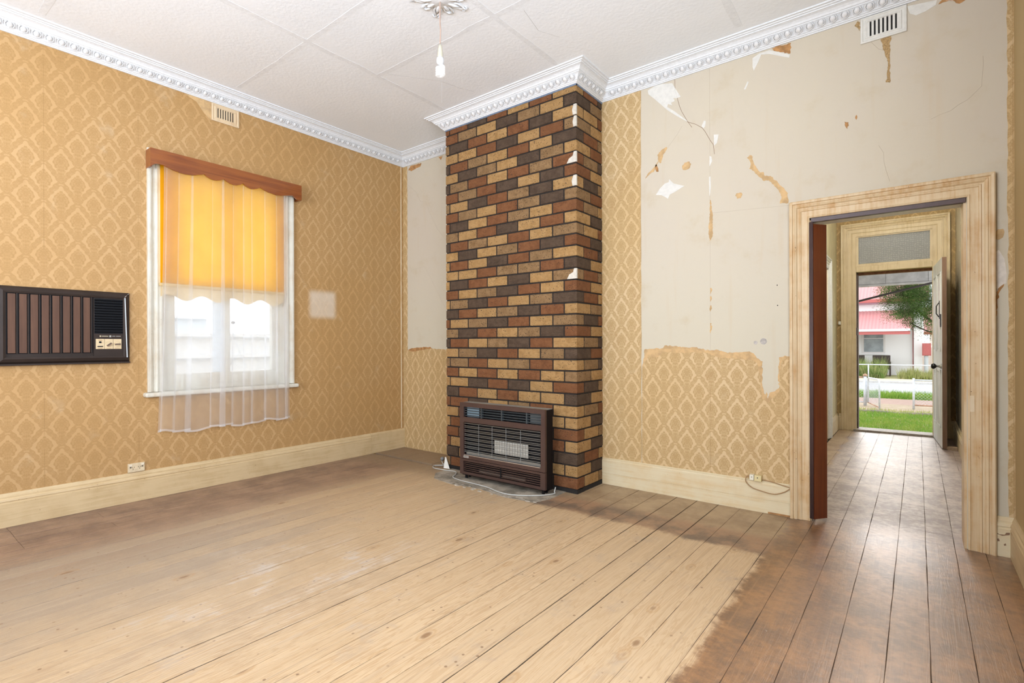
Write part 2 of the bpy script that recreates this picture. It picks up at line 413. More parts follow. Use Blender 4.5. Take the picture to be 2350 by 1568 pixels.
m = MB().box(XR + .05, XR + .1, SY0, SY1, SZ0, SZ0 + .05).box(XR + .05, XR + .1, SY0, SY1, SZ1 - .05, SZ1).box(XR + .05, XR + .1, SY0, SY0 + .05, SZ0, SZ1).box(XR + .05, XR + .1, SY1 - .05, SY1, SZ0, SZ1)
tag(m.build('added_window_3', M['wintrim']), 'white framed window added in the striped wall to carry fill light', 'window', kind='structure')  # frame added out of view, around the side fill light
ce = MB().box(XL - .15, XR + .15, YF - .2, YB + .1, ZC, ZC + .12).build('ceiling', M['ceiling'])
tag(ce, 'white sheeted ceiling with patched joints and hairline cracks', 'ceiling', kind='structure')
def zc(a, b, e): return (a, b, ZC - e)
JX = [-3.335, -2.13, -.93]; JY = [1.955, .75, 3.15]
for i, jx in enumerate(JX):
    pts = []; n = 26
    for k in range(n + 1):
        yy = YF + .2 + (YB - YF - .4) * k / n; pts.append((jx + random.uniform(-.006, .006), yy))
    poly = [(x + .022 + random.uniform(-.008, .008), y) for x, y in pts] + [(x - .022 + random.uniform(-.008, .008), y) for x, y in pts[::-1]]
    MB().prism(poly, lambda a, b: zc(a, b, -.002), lambda a, b: zc(a, b, .0009)).build('joint_strip', M['joint'], ce)
for jy, xa, xb in ((1.955, XL + .2, -2.13), (2.55, -3.335, -1.0), (.75, XL + .2, -1), (1.2, -2.1, .2)):
    n = 14; pts = [(xa + (xb - xa) * k / n, jy + random.uniform(-.004, .004)) for k in range(n + 1)]
    poly = [(x, y + .018 + random.uniform(-.006, .006)) for x, y in pts] + [(x, y - .018 + random.uniform(-.006, .006)) for x, y in pts[::-1]]
    MB().prism(poly, lambda a, b: zc(a, b, -.002), lambda a, b: zc(a, b, .0008)).build('joint_strip', M['joint'], ce)
for pl in ([(-3.24, 2.58), (-3.0, 2.9), (-2.95, 3.1), (-2.9, 3.2)], [(-2.3, 2.0), (-2.25, 1.8), (-2.3, 1.65)], [(-1.95, 2.62), (-2.0, 2.85), (-1.93, 3.0)], [(-1.2, 2.2), (-1.28, 2.5), (-1.2, 2.75)]):
    MB().tube([(a, b, ZC) for a, b in pl], .0009, 4).build('ceiling_crack', plain('grey_ceiling_crack', (.42, .41, .40), .9), ce)

# cornice
path = [(XL, YF), (XL, YB), (CHX0, YB), (CHX0, CHY), (CHX1, CHY), (CHX1, YB), (XR, YB), (XR, YF)]
prof = [(0, 3.152), (.010, 3.152), (.012, 3.158), (.019, 3.160), (.021, 3.166), (.028, 3.168), (.030, 3.173), (.036, 3.180), (.050, 3.196), (.062, 3.203), (.066, 3.203), (.067, 3.210),
        (.074, 3.211), (.080, 3.221), (.092, 3.231), (.106, 3.236), (.112, 3.236), (.113, 3.243), (.124, 3.244), (.127, 3.250), (.140, 3.251), (.141, 3.2605), (0, 3.2605)]
co = MB().sweep(path, prof, lambda a, b, e: (a, b, e)).build('trim_1', M['cornice'])
tag(co, 'white egg and dart plaster cornice running round the ceiling', 'cornice', kind='structure')
def egg_mesh():
    m = MB(); n = 10
    # local frame: x along the wall, y outward, z up; sits on the sloping band
    rings = [(0, .012), (.6, .0095), (.95, .004), (1.02, .0)]
    vs = [(0, .0105, .003)]; 
    for f, h in rings[1:]:
        for k in range(n): q = 2 * math.pi * k / n; vs.append((.0165 * f * math.cos(q), h * .8, .0185 * f * math.sin(q)))
    fs = [(0, 1 + k, 1 + (k + 1) % n) for k in range(n)]
    for j in range(2):
        for k in range(n): A = 1 + j * n + k; B = 1 + j * n + (k + 1) % n; fs.append((A, B, B + n, A + n))
    m.add(vs, fs)
    pts = [(.0235 * math.cos(q), .004, .0225 * math.sin(q) + .002) for q in [R(a) for a in (50, 10, -40, -90, -140, -190, -230)]]
    m.tube(pts, .0032, 5)
    m.add([(.031, 0, .018), (.034, .007, .014), (.037, 0, .018), (.034, .004, -.022)], [(0, 1, 3), (1, 2, 3), (0, 2, 1)])
    return m.mesh('egg_moulding')
egg = egg_mesh(); egg.materials.append(M['egg'])
for p in egg.polygons: p.use_smooth = True
def eggs(p0, p1, nrm, sp=.0635):
    p0, p1 = Vector(p0), Vector(p1); L = (p1 - p0).length; n = int(L / sp); d = (p1 - p0) / L; tilt = math.atan2(.028, .028)
    for k in range(n):
        c = p0 + d * ((L - n * sp) / 2 + (k + .5) * sp)
        xax = Vector((d.x, d.y, 0)); out = (Vector((nrm[0], nrm[1], 0)) * .75 - Vector((0, 0, 1)) * .66).normalized(); zax = xax.cross(out)
        if zax.z < 0: xax = -xax; zax = xax.cross(out)
        o = bpy.data.objects.new('egg_moulding', egg); COL.objects.link(o); o.parent = co
        Mx = Matrix((xax, out, zax)).transposed().to_4x4(); Mx.translation = (c.x + nrm[0] * .047, c.y + nrm[1] * .047, 3.187); o.matrix_world = Mx
eggs((XL, .25), (XL, YB - .06), (1, 0)); eggs((XL + .06, YB), (CHX0 - .06, YB), (0, -1)); eggs((CHX0 - .05, CHY), (CHX1 + .05, CHY), (0, -1))
eggs((CHX1, CHY - .04), (CHX1, YB - .06), (1, 0)); eggs((CHX1 + .06, YB), (.28, YB), (0, -1))

# ------------------------------------------------------------------ floor: base and every board
fl = MB().box(XL - .2, XR + .1, YF - .2, HY1, -.12, -.026).build('floor', M['dark'])
tag(fl, 'old pine floorboards, pale in the middle and dark stained at the edges', 'floor', kind='structure')
jts = [.36 + .04, .29, .162, .034, -.093, -.24, -.386, -.532, -.678, -.829, -.976, -1.125]
while jts[-1] - .151 > XL + .02: jts.append(jts[-1] - .151)
jts.append(XL - .01)
def plank(x0, x1, y0, y1):
    g = random.uniform(.0005, .0012) if x0 > -1.0 else random.uniform(.0012, .0034); dz = random.uniform(-.0012, .0006)
    m = MB(); e = .0007
    xa, xb = x0 + g, x1 - g; ya, yb = y0 + .001, y1 - .001; z1 = dz
    n = max(2, int((yb - ya) / .13)); rows = []
    for k in range(n + 1):
        yy = ya + (yb - ya) * k / n; ja = random.uniform(-.0012, .0012); jb = random.uniform(-.0012, .0012)
        rows.append([(xa + ja, yy, -.024), (xa + ja, yy, z1 - e), (xa + ja + e, yy, z1), (xb + jb - e, yy, z1), (xb + jb, yy, z1 - e), (xb + jb, yy, -.024)])
    vs = [v for r in rows for v in r]; fs = []
    for k in range(n):
        for j in range(5): A = k * 6 + j; fs.append((A, A + 1, A + 7, A + 6))
    fs.append(tuple(range(6))); fs.append(tuple(range(n * 6, n * 6 + 6))[::-1])
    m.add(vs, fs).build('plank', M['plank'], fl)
for i in range(len(jts) - 1):
    x1, x0 = jts[i], jts[i + 1]; xm = (x0 + x1) / 2
    far = YB + .01 if xm < DX0 - .3 else HY1 - .02
    cuts = []
    if xm < -3.95 and i >= len(jts) - 5: cuts = [.6 if i % 2 else .602] + ([1.04] if i % 2 == 0 else [2.7])
    elif xm > -.16 and xm < .03: cuts = [3.36, 6.1]
    elif xm > .03 and xm < .17: cuts = [4.04, 2.2]
    elif -.3 < xm < -.1: cuts = [4.9, 1.1]
    else: cuts = [random.choice([-.2, .1, 5.5, 2.85])] if random.random() < .45 else []
    if xm < CHX0 + .13: cuts = sorted(cuts + [3.40])
    ys = [YF - .1] + sorted(cuts) + [far]
    for a, b in zip(ys[:-1], ys[1:]):
        if b - a < .05: continue
        if xm < CHX0 + .13 and abs(a - 3.40) < .001: a = 3.452
        if x0 > CHX0 and x1 < CHX1 and b > CHY: b = CHY + .02
        plank(x0, x1, a, b)
M['dark_joint_strip'] = plain('dark_joint_filler', (.060, .036, .020), .95, var=.4, nscale=40)  # dark strips fill the joints just below the board tops
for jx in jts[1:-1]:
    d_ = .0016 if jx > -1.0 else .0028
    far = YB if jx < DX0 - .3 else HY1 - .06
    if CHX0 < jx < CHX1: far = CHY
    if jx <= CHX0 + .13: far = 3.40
    MB().box(jx - .006, jx + .006, YF, far, -.012, -d_).build('dark_joint_strip', M['dark_joint_strip'], fl)
random.seed(11)
hp = [(-3.40, 3.43), (-3.40, 3.22), (-3.28, 3.09), (-3.05, 3.05), (-2.75, 3.08), (-2.45, 3.03), (-2.2, 3.06), (-2.15, 3.2), (-2.16, 3.43)]
he = MB().prism(hp, lambda a, b: (a, b, -.01), lambda a, b: (a, b, .003)).build('hearth_slab', M['concrete'])
tag(he, 'rough grey concrete hearth patch in the floor under the heater', 'hearth', kind='structure')
M['crumb'] = plain('pale_mortar_crumb', (.50, .45, .37), .9, var=.3)
for k in range(22):
    cx = -3.05 + k * .040 + random.uniform(-.02, .02); cy = 3.06 + random.uniform(-.03, .03); r = random.uniform(.006, .015)
    poly = [(cx + r * 1.7 * math.cos(q) * random.uniform(.6, 1.2), cy + r * .6 * math.sin(q) * random.uniform(.6, 1.2)) for q in [k2 * .9 for k2 in range(7)]]
    MB().prism(poly, lambda a, b: (a, b, .0), lambda a, b: (a, b, .0042)).build('mortar_crumb', M['crumb'], he)

# ------------------------------------------------------------------ chimney breast: every brick
ch = MB().box(CHX0 + .008, CHX1 - .007, CHY + .007, YB + .02, .004, 3.20).build('wall_chimney', M['mortar'])
tag(ch, 'chimney breast of mixed tan, red and dark brown bricks', 'chimney breast', kind='structure')
rowsF = ["RDRTRT", "RQTDQTD", "DRTRDT", "TTRDTRQ", "RQTRTD", "TDQTDQT", "QRTRQR", "RQRDTDR", "TDRQDT", "RQTRQDQ", "DTRQTR", "QTRDTRT", "RQTRTQ", "TDTQRDR", "RTDRQT",
         "TTRQQRD", "DRTDTQ", "RTQDRTR", "QDRTQD", "DRTQDRT", "TQDRTQ", "QDRTQDR", "RTQDRT", "TQDRTQD", "QRTQRT", "RTRTRTQ", "TDRDTR", "DRTRTTD", "RDTQRT", "TRQDTTT", "RTDQTR", "RQTDRRT", "TRQTDD", "DTRQTTT", "RQTDTR"]
slv = "RxQxDxDxQxRxDxTxTxTxRxDxQxTxRxTxRxQ"
rowsS = ["RD", "Q", "TR", "T", "RQ", "R", "QD", "T", "DQ", "R", "QT", "D", "TR", "D", "RD", "T", "RQ", "T", "RT", "Q", "DR", "T", "QD", "R", "QD", "T", "DQ", "T", "QR", "D", "TQ", "D", "RT", "D", "TQ"]
zb = [3.186]
for a, b, n in ((3.095, 2.094, 11), (2.094, .767, 15), (.767, .028, 8)):
    for k in range(n): zb.append(a + (b - a) * k / n)
zb.append(.028)
cache = {}
def brick(x0, x1, y0, y1, z0, z1, key):
    d = (round(x1 - x0, 3), round(y1 - y0, 3), round(z1 - z0, 3), key)
    if d not in cache:
        bm = bmesh.new(); bmesh.ops.create_cube(bm, size=1)
        for v in bm.verts: v.co = (v.co.x * d[0], v.co.y * d[1], v.co.z * d[2])
        bmesh.ops.bevel(bm, geom=bm.edges[:], offset=.0035, segments=1, affect='EDGES')
        me = bpy.data.meshes.new('brick'); bm.to_mesh(me); bm.free(); me.materials.append(M[key]); cache[d] = me
    o = bpy.data.objects.new('brick', cache[d]); COL.objects.link(o); o.parent = ch
    o.location = ((x0 + x1) / 2, (y0 + y1) / 2 + random.uniform(-.0012, .0012), (z0 + z1) / 2)
    return o
J = .0122; BL = .2285; HB = .109
for r in range(35):
    z1, z0 = zb[r] - J / 2, zb[r + 1] + J / 2
    row = rowsF[r]; full = (r % 2 == 0)
    x = CHX1; n = len(row)
    for k in range(n - 1, -1, -1):
        Lb = (BL - J) if (full or k < n - 1) else HB
        xa = x - Lb
        if k == 0 and not full: xa = CHX0
        xa = max(xa, CHX0)
        yb = CHY + (HB if full else BL - J) if k == n - 1 else CHY + .06
        brick(xa, x, CHY, yb, z0, z1, row[k]); x = xa - J
    if full and x - CHX0 > .008: brick(CHX0, x, CHY, CHY + .06, z0, z1, slv[r] if slv[r] != 'x' else 'R')
    y = CHY + (HB if full else BL - J) + J
    for k, key in enumerate(rowsS[r]):
        yb = min(y + BL - J, YB)
        if k == len(rowsS[r]) - 1: yb = YB
        if yb - y > .01: brick(CHX1 - .06, CHX1, y, yb, z0, z1, key)
        y = yb + J
M['pale_chip'] = plain('cream_bare_board', (.60, .555, .47), .85, var=.12, bumpd=.002)
for r, w_, h_ in ((2, .035, .06), (3, .03, .085), (6, .085, .085), (8, .04, .085), (16, .085, .085)):
    z1, z0 = zb[r] - .004, zb[r + 1] + .006; a = CHX1 - .001
    if r in (6, 16): poly = [(a, z1), (a, z0), (a - w_, z0), (a - w_ * .75, z0 + .035), (a - w_ * .35, z0 + .05), (a - .02, z1)]
    else: poly = [(a, z1), (a, z0), (a - w_ * .8, z0), (a - w_, (z0 + z1) / 2), (a - w_ * .6, z1)]
    MB().prism(poly, lambda p, q: (p, CHY + .003, q), lambda p, q: (p, CHY - .0022, q)).build('plaster_chip', M['pale_chip'], ch)
    MB().box(CHX1 - .004, CHX1 + .0015, CHY - .0015, CHY + .012, z0, z1).build('plaster_chip', M['pale_chip'], ch)
MB().box(CHX0 - .001, CHX1 + .004, CHY - .0045, CHY + .01, 3.141, 3.156).box(CHX1 - .01, CHX1 + .004, CHY - .004, YB, 3.141, 3.156).build('blue_strip', plain('blue_grey_old_paint', (.17, .22, .30), .6, var=.2), ch)
MB().box(CHX0 + .02, CHX1 + .003, CHY - .001, CHY + .1, .0, .03).box(CHX1 - .1, CHX1 + .001, CHY + .02, YB, .0, .03).build('base_gap', M['dark'], ch)

# ------------------------------------------------------------------ wallpaper sheets, tears and cracks on the back wall
def sheet(poly, mat, name, e=.0016, parent=wb, fn=back):
    return MB().prism(poly, lambda a, b: fn(a, b, -.002), lambda a, b: fn(a, b, e)).build(name, mat, parent)
jag = lambda pts, s=.006: [(a + random.uniform(-s, s), b + random.uniform(-s, s)) for a, b in pts]
def rough_line(x, z0, z1, n, s=.004): return [(x + random.uniform(-s, s), z0 + (z1 - z0) * k / n) for k in range(n + 1)]
sheet([(CHX1 - .004, .2), (CHX1 - .004, 3.155)] + rough_line(-1.715, 3.155, .2, 46, .0025), M['paper_back'], 'wallpaper_sheet', .002)
W = [(-1.709,0.962),(-1.661,1.048),(-1.579,1.049),(-1.539,1.088),(-1.397,1.086),(-1.297,1.090),(-1.200,1.085),(-1.130,1.055),(-1.016,1.045),(-0.906,1.041),(-0.869,1.018),(-0.853,0.938),(-0.846,0.847),(-0.833,0.768),(-0.798,0.745),(-0.760,0.795),(-0.729,0.836),(-0.731,0.931),(-0.723,1.004),(-0.707,1.049),(-0.674,1.042),(-0.663,0.967),(-0.649,0.901)]
def densify(p, s, step=.02):
    o = []
    for (a, b), (c, d) in zip(p[:-1], p[1:]):
        n = max(1, int(math.hypot(c - a, d - b) / step))
        o += [(a + (c - a) * k / n + random.uniform(-s, s) * (k > 0), b + (d - b) * k / n + random.uniform(-s, s) * (k > 0)) for k in range(n)]
    return o + [p[-1]]
sheet(densify(W, .004) + [(-.649, .2), (-1.712, .2)], M['paper_back'], 'wallpaper_sheet', .0022)
TQ = [(-1.709,0.962),(-1.691,1.048),(-1.691,1.107),(-1.633,1.114),(-1.539,1.120),(-1.526,1.140),(-1.447,1.136),(-1.371,1.127),(-1.297,1.127),(-1.188,1.103),(-1.130,1.109),(-1.061,1.086),(-0.982,1.092),(-0.917,1.098),(-0.885,1.075),(-0.858,1.047),(-0.834,1.030),(-0.840,0.939),(-0.832,0.848),(-0.817,0.803),(-0.811,0.821),(-0.801,0.776),(-0.786,0.822),(-0.750,0.841),(-0.733,0.853),(-0.739,0.942),(-0.733,1.060),(-0.698,1.072),(-0.669,1.066),(-0.659,0.989),(-0.649,0.923)]
sheet(densify(TQ, .005, .012) + [(-.65, .70), (-1.71, .62)], M['tan_patch'], 'torn_backing', .0011)
# alcove left of the chimney
sheet([(XL, .0), (XL, 3.155)] + rough_line(-4.497, 3.155, 1.10, 40, .003) + densify([(-4.487, 1.09), (-4.42, 1.075), (-4.2, 1.104), (-4.11, 1.112), (-3.90, 1.10), (CHX0, 1.10)], .004) + [(CHX0 + .02, 0.0)], M['paper_back'], 'wallpaper_sheet', .002)
# corner strip at the far right
sheet([(XR, .2), (XR, 3.155)] + rough_line(.384, 3.155, .2, 60, .004), M['paper_back'], 'wallpaper_sheet', .002)
WHITE = [[(-1.656,3.134),(-1.596,3.153),(-1.537,3.149),(-1.460,3.130),(-1.441,3.091),(-1.395,3.008),(-1.432,3.006),(-1.451,3.016),(-1.442,2.990),(-1.470,2.984),(-1.461,2.963),(-1.494,2.982),(-1.499,2.960),(-1.442,2.911),(-1.349,2.817),(-1.345,2.807),(-1.423,2.869),(-1.499,2.937),(-1.606,3.057),(-1.651,3.104)],
[(-1.594,2.305),(-1.559,2.350),(-1.520,2.381),(-1.491,2.384),(-1.486,2.407),(-1.453,2.368),(-1.369,2.333),(-1.406,2.317),(-1.444,2.301),(-1.482,2.289),(-1.496,2.259),(-1.520,2.278),(-1.549,2.297)],
[(-1.242,2.747),(-1.224,2.783),(-1.211,2.775),(-1.215,2.741),(-1.228,2.726)],[(-1.155,2.663),(-1.121,2.656),(-1.133,2.596),(-1.153,2.583)],[(-1.185,2.515),(-1.172,2.508),(-1.166,2.475),(-1.186,2.440)],
[(-1.190,2.365),(-1.179,2.365),(-1.177,2.287),(-1.184,2.226),(-1.187,2.227)],[(-0.950,2.927),(-0.926,2.975),(-0.918,2.968),(-0.938,2.923)],
[(-0.893,3.124),(-0.849,3.143),(-0.787,3.142),(-0.711,3.099),(-0.663,3.069),(-0.667,3.050),(-0.711,3.074),(-0.787,3.117),(-0.838,3.130),(-0.853,3.093),(-0.885,3.035),(-0.893,3.064)],
[(-0.043,3.139),(0.092,3.120),(0.087,3.094),(0.042,3.076),(-0.003,3.069),(-0.032,3.091)],[(0.335,1.647),(0.348,1.657),(0.370,1.607),(0.379,1.522),(0.377,1.474),(0.357,1.463),(0.344,1.440),(0.335,1.453)]]
M['pale_patch'] = plain('pale_bare_plaster', (.72, .655, .57), .8, var=.1, bumpd=.002)
for i, p in enumerate(WHITE): sheet(p, M['pale_patch'] if i == 9 else M['white_patch'], 'filler_patch', .0012)
ORANGE = {'t':[[(-1.678,2.450),(-1.658,2.484),(-1.618,2.514),(-1.588,2.545),(-1.573,2.561),(-1.578,2.614),(-1.539,2.647),(-1.505,2.658),(-1.500,2.643),(-1.534,2.604),(-1.549,2.546),(-1.558,2.543),(-1.568,2.560),(-1.598,2.514),(-1.608,2.488),(-1.638,2.480),(-1.668,2.457)],
[(-1.387,2.483),(-1.369,2.507),(-1.341,2.510),(-1.318,2.487),(-1.328,2.461),(-1.360,2.450),(-1.383,2.459)],
[(-0.932,2.445),(-0.916,2.458),(-0.896,2.449),(-0.892,2.419),(-0.873,2.373),(-0.846,2.325),(-0.826,2.325),(-0.823,2.303),(-0.777,2.282),(-0.747,2.251),(-0.717,2.208),(-0.695,2.179),(-0.677,2.152),(-0.674,2.086),(-0.696,2.090),(-0.725,2.091),(-0.714,2.134),(-0.740,2.192),(-0.762,2.225),(-0.792,2.260),(-0.823,2.262),(-0.861,2.307),(-0.900,2.357),(-0.916,2.365),(-0.908,2.406)],
[(-1.009,2.195),(-1.001,2.211),(-0.965,2.208),(-0.961,2.195),(-0.973,2.171),(-0.997,2.171)],
[(-1.186,2.200),(-1.175,2.189),(-1.173,2.127),(-1.163,2.081),(-1.165,1.931),(-1.174,1.915),(-1.187,1.898),(-1.193,1.970),(-1.187,2.058),(-1.184,2.147)],
[(-1.185,1.557),(-1.174,1.556),(-1.171,1.535),(-1.181,1.514),(-1.185,1.514)],[(-1.185,1.496),(-1.174,1.496),(-1.171,1.477),(-1.181,1.460),(-1.185,1.460)],[(-1.185,1.430),(-1.174,1.429),(-1.171,1.408),(-1.182,1.387),(-1.185,1.387)],[(-1.185,1.303),(-1.175,1.302),(-1.171,1.266),(-1.182,1.230),(-1.186,1.230)],
[(0.338,1.761),(0.344,1.769),(0.366,1.769),(0.371,1.751),(0.364,1.722),(0.349,1.712),(0.337,1.716)]],
'o':[[(-1.598,2.514),(-1.588,2.545),(-1.573,2.510),(-1.570,2.482),(-1.590,2.488)],[(-0.772,3.149),(-0.726,3.154),(-0.681,3.142),(-0.655,3.145),(-0.659,3.076),(-0.711,3.103),(-0.760,3.129)],[(0.098,3.093),(0.114,3.111),(0.216,3.069),(0.189,3.059),(0.174,3.069),(0.163,3.087),(0.131,3.094)],
[(-0.358,2.542),(-0.348,2.536),(-0.336,2.533),(-0.335,2.513),(-0.343,2.493),(-0.351,2.506)],[(-0.300,2.562),(-0.294,2.568),(-0.291,2.547),(-0.296,2.537)],[(0.332,1.374),(0.344,1.446),(0.368,1.472),(0.346,1.416),(0.343,1.344),(0.337,1.296),(0.331,1.302)],
[(0.018,2.076),(0.034,2.087),(0.051,2.071),(0.048,2.067)],[(-0.629,2.077),(-0.549,2.079),(-0.505,2.078),(-0.508,2.070),(-0.568,2.071)],[(-4.478,3.106),(-4.443,3.144),(-4.260,3.138),(-4.277,3.108),(-4.427,3.084)],[(-3.997,3.145),(-3.930,3.140),(-3.961,3.105)],
[(-4.487,1.064),(-4.487,1.091),(-4.436,1.114),(-4.221,1.126),(-4.125,1.126),(-4.093,1.100),(-4.419,1.042),(-4.470,1.042)]],
'b':[[(-0.304,3.122),(-0.288,3.146),(-0.275,3.134),(-0.275,3.080),(-0.285,3.099)],[(-0.175,3.005),(-0.118,2.999),(-0.118,2.976),(-0.127,2.957),(-0.126,2.853),(-0.128,2.794),(-0.127,2.715),(-0.147,2.722),(-0.142,2.776),(-0.136,2.841),(-0.151,2.891),(-0.163,2.948)]]}
for k, mm in (('t', 'tan_patch'), ('o', 'orange_patch'), ('b', 'brown_patch')):
    for p in ORANGE[k]: sheet(densify(p + [p[0]], .0042, .010)[:-1], M[mm], 'torn_paper_patch', .0013)
CR = [[(-1.441,3.152),(-1.437,3.067),(-1.404,2.937),(-1.349,2.817),(-1.313,2.757)],[(-1.349,2.808),(-1.286,2.773),(-1.237,2.733),(-1.159,2.593),(-1.151,2.521)],[(-1.386,2.786),(-1.424,2.731),(-1.500,2.647)],
[(-4.478,2.936),(-4.361,2.846),(-4.279,2.720),(-4.197,2.706),(-4.134,2.575),(-4.041,2.419),(-3.898,2.250)],[(-4.482,2.040),(-4.415,1.989),(-4.217,2.004),(-4.043,1.749),(-3.901,1.537)],[(0.287,2.732),(0.282,2.569),(0.225,2.511),(0.151,2.469),(0.063,2.444)],[(-0.183,2.352),(-0.159,2.302),(-0.147,2.194),(-0.129,2.123)],[(-0.222,2.996),(-0.182,2.936),(-0.157,2.920)]]
M['hair'] = plain('hairline_crack', (.47, .39, .30), .9)
for i, p in enumerate(CR):
    q = densify(p, .004, .04); MB().tube([(a, YB, b) for a, b in q], .0014 if i < 2 else .0008, 4).build('crack', M['crack'] if i < 2 else M['hair'], wb)
MB().tube([(-1.183, YB, 3.15), (-1.184, YB, 1.08)], .0006, 4).build('paper_seam', M['hair'], wb)
MB().tube([(-1.18, YB, 2.10), (-.66, YB, 2.07)], .0006, 4).build('paper_seam', M['hair'], wb)
for a, b, r in ((-.743, 1.545, .004), (-.741, 1.409, .004), (-.829, 1.167, .024), (-.879, 1.159, .014)):
    MB().lathe([(r, 0), (r * .8, .0015)], (a, YB + .0005, b), 10, Matrix.Rotation(R(90), 3, 'X')).build('nail_hole', M['dark'] if r < .01 else plain('grey_chip', (.5, .46, .42), .9, var=.3), wb)
sheet([(1.62, 3.152), (1.826, 3.152), (1.826, 3.0), (1.77, 3.045), (1.715, 3.115)], M['tan_patch'], 'torn_paper_patch', .0014, wl, left)
# floor-to-ceiling corner bead on the left wall
MB().box(XL, XL + .006, YB - .04, YB - .028, .22, 3.15).build('corner_bead', M['trimpaint'], wl)

# ------------------------------------------------------------------ skirtings
bp = [(0, 0), (.022, 0), (.022, .150), (.019, .153), (.019, .160), (.022, .164), (.020, .176), (.014, .182), (.014, .192), (.010, .200), (.006, .212), (0, .213)]
b = MB().sweep([(XL, YF), (XL, 3.383)], bp, lambda a, b, e: (a, b, e)).build('baseboard_left', M['basepaint_y'])
tag(b, 'tall cream skirting board under the gold wallpaper and window', 'skirting', kind='structure')
bp2 = [(0, 0), (.018, 0), (.018, .088), (.016, .09), (.016, .092), (.020, .093), (.020, .196), (.017, .198), (.015, .206), (.010, .211), (0, .213)]
MB().sweep([(XL, 3.385), (XL, YB - .002)], bp2, lambda a, b, e: (a, b, e)).build('alcove_skirting', M['basepaint_y'], b)
b = MB().sweep([(CHX1 + .002, YB), (-.654, YB)], bp2[:-3] + [(.013, .204), (.015, .210), (.008, .215), (0, .216)], lambda a, b, e: (a, b, e)).build('baseboard_back', M['basepaint_x'])
tag(b, 'two-board cream skirting between the chimney breast and the doorway', 'skirting', kind='structure')
MB().box(-.80, -.66, YB - .0195, YB - .017, .001, .013).build('bare_wood_chip', M['orange_patch'], b)
b = MB().sweep([(.334, YB), (XR - .002, YB), ], bp, lambda a, b, e: (a, b, e)).build('baseboard_back', M['basepaint_x'])
tag(b, 'short chipped skirting piece right of the doorway', 'skirting', kind='structure')
for poly in ([(.336, .118), (.356, .112), (.385, .122), (.386, .135), (.372, .132), (.366, .120), (.345, .118), (.337, .124)], [(.336, .092), (.343, .095), (.347, .082), (.338, .078)], [(.362, .068), (.370, .074), (.372, .064), (.364, .060)]):
    MB().prism(poly, lambda a, c: (a, YB - .02, c), lambda a, c: (a, YB - .0232, c)).build('paint_chip', M['crack'], b)
b = MB().sweep([(XR, YB), (XR, YF)], bp, lambda a, b, e: (a, b, e)).build('baseboard_right', M['basepaint_y'])
tag(b, 'cream skirting along the striped wall at the right edge', 'skirting', kind='structure')

# ------------------------------------------------------------------ doorway architrave and lining
ap = [(0, 0), (0, .012), (.008, .016), (.011, .013), (.030, .013), (.040, .014), (.044, .019), (.050, .021), (.053, .016), (.060, .018), (.066, .026), (.074, .030), (.078, .026), (.082, .026), (.086, .034), (.096, .036), (.101, .033), (.1015, 0)]
def mirror(fn): return fn
arch = thing('door_1', 'cream moulded frame of the open doorway into the hall', 'door frame', (0, 0, 0), kind='structure')
# path runs up the right jamb, over and down the left so that its right-hand side points away from the opening
o = MB().sweep([(DX1 + .004, 0), (DX1 + .004, DZ), (DX0 + .006, DZ), (DX0 + .006, 0)], [(q * 1.13, e) for q, e in ap], lambda a, b, e: back(a, b, e)).build('architrave', M['doortrim'], arch)
MB().box(DX0 - .002, DX0 + .012, YB + .001, YB + T - .001, 0, DZ).build('jamb', M['doortrim'], arch)
MB().box(DX1 - .012, DX1 + .002, YB + .001, YB + T - .001, 0, DZ).build('jamb', M['doortrim'], arch)
MB().box(DX0, DX1, YB + .001, YB + T - .001, DZ - .012, DZ + .002).build('head', plain('white_head_lining', (.85, .86, .86), .4), arch)
MB().sweep([(DX0, 0), (DX0, DZ), (DX1, DZ), (DX1, 0)], [(-q, e) for q, e in ap][::-1], lambda a, b, e: (a, YB + T + e, b)).build('architrave', M['halltrim'], arch)
MB().box(DX1 + .012, DX1 + .032, YB - .0155, YB - .012, .77, .86).build('hinge_patch', M['trimpaint'], arch)

# ------------------------------------------------------------------ window in the left wall
wn = thing('window_1', 'old white sash window with cracked panes behind the sheer curtain', 'window', (XL, 1.95, .78), kind='structure')
wp = [(0, 0), (0, .010), (.006, .014), (.020, .014), (.030, .020), (.036, .020), (.040, .012), (.052, .012), (.058, .022), (.068, .028), (.078, .028), (.082, .020), (.0825, 0)]
MB().sweep([(WY1 - .004, .80), (WY1 - .004, 2.54), (WY0 + .004, 2.54), (WY0 + .004, .80)], [(q * (1.24 if True else 1), e) for q, e in wp], lambda a, b, e: left(a, b, e)).build('architrave', M['wintrim'], wn)
MB().box(XL - .12, XL + .055, 1.345, 2.560, .762, .797).build('sill_board', M['wintrim'], wn, bevel=.012)
MB().box(XL - .14, XL - .001, WY0 - .01, WY0 + .018, .79, 2.55).build('jamb', M['wintrim'], wn)
MB().box(XL - .14, XL - .001, WY1 - .018, WY1 + .01, .79, 2.55).build('jamb', M['wintrim'], wn)
MB().box(XL - .14, XL - .001, WY0, WY1, 2.52, 2.56).build('head', M['wintrim'], wn)
sx0, sx1 = XL - .075, XL - .035
for nm, q in (('bottom_rail', (WY0 + .018, WY1 - .018, .797, .928)), ('stile', (WY0 + .018, 1.569, .928, 2.5)), ('stile', (2.343, WY1 - .018, .928, 2.5)), ('meeting_rail', (1.569, 2.343, 1.63, 1.68)), ('mullion', (1.936, 1.986, .928, 2.5))):
    MB().box(sx0, sx1, q[0], q[1], q[2], q[3]).build(nm, M['wintrim'], wn, bevel=.004)
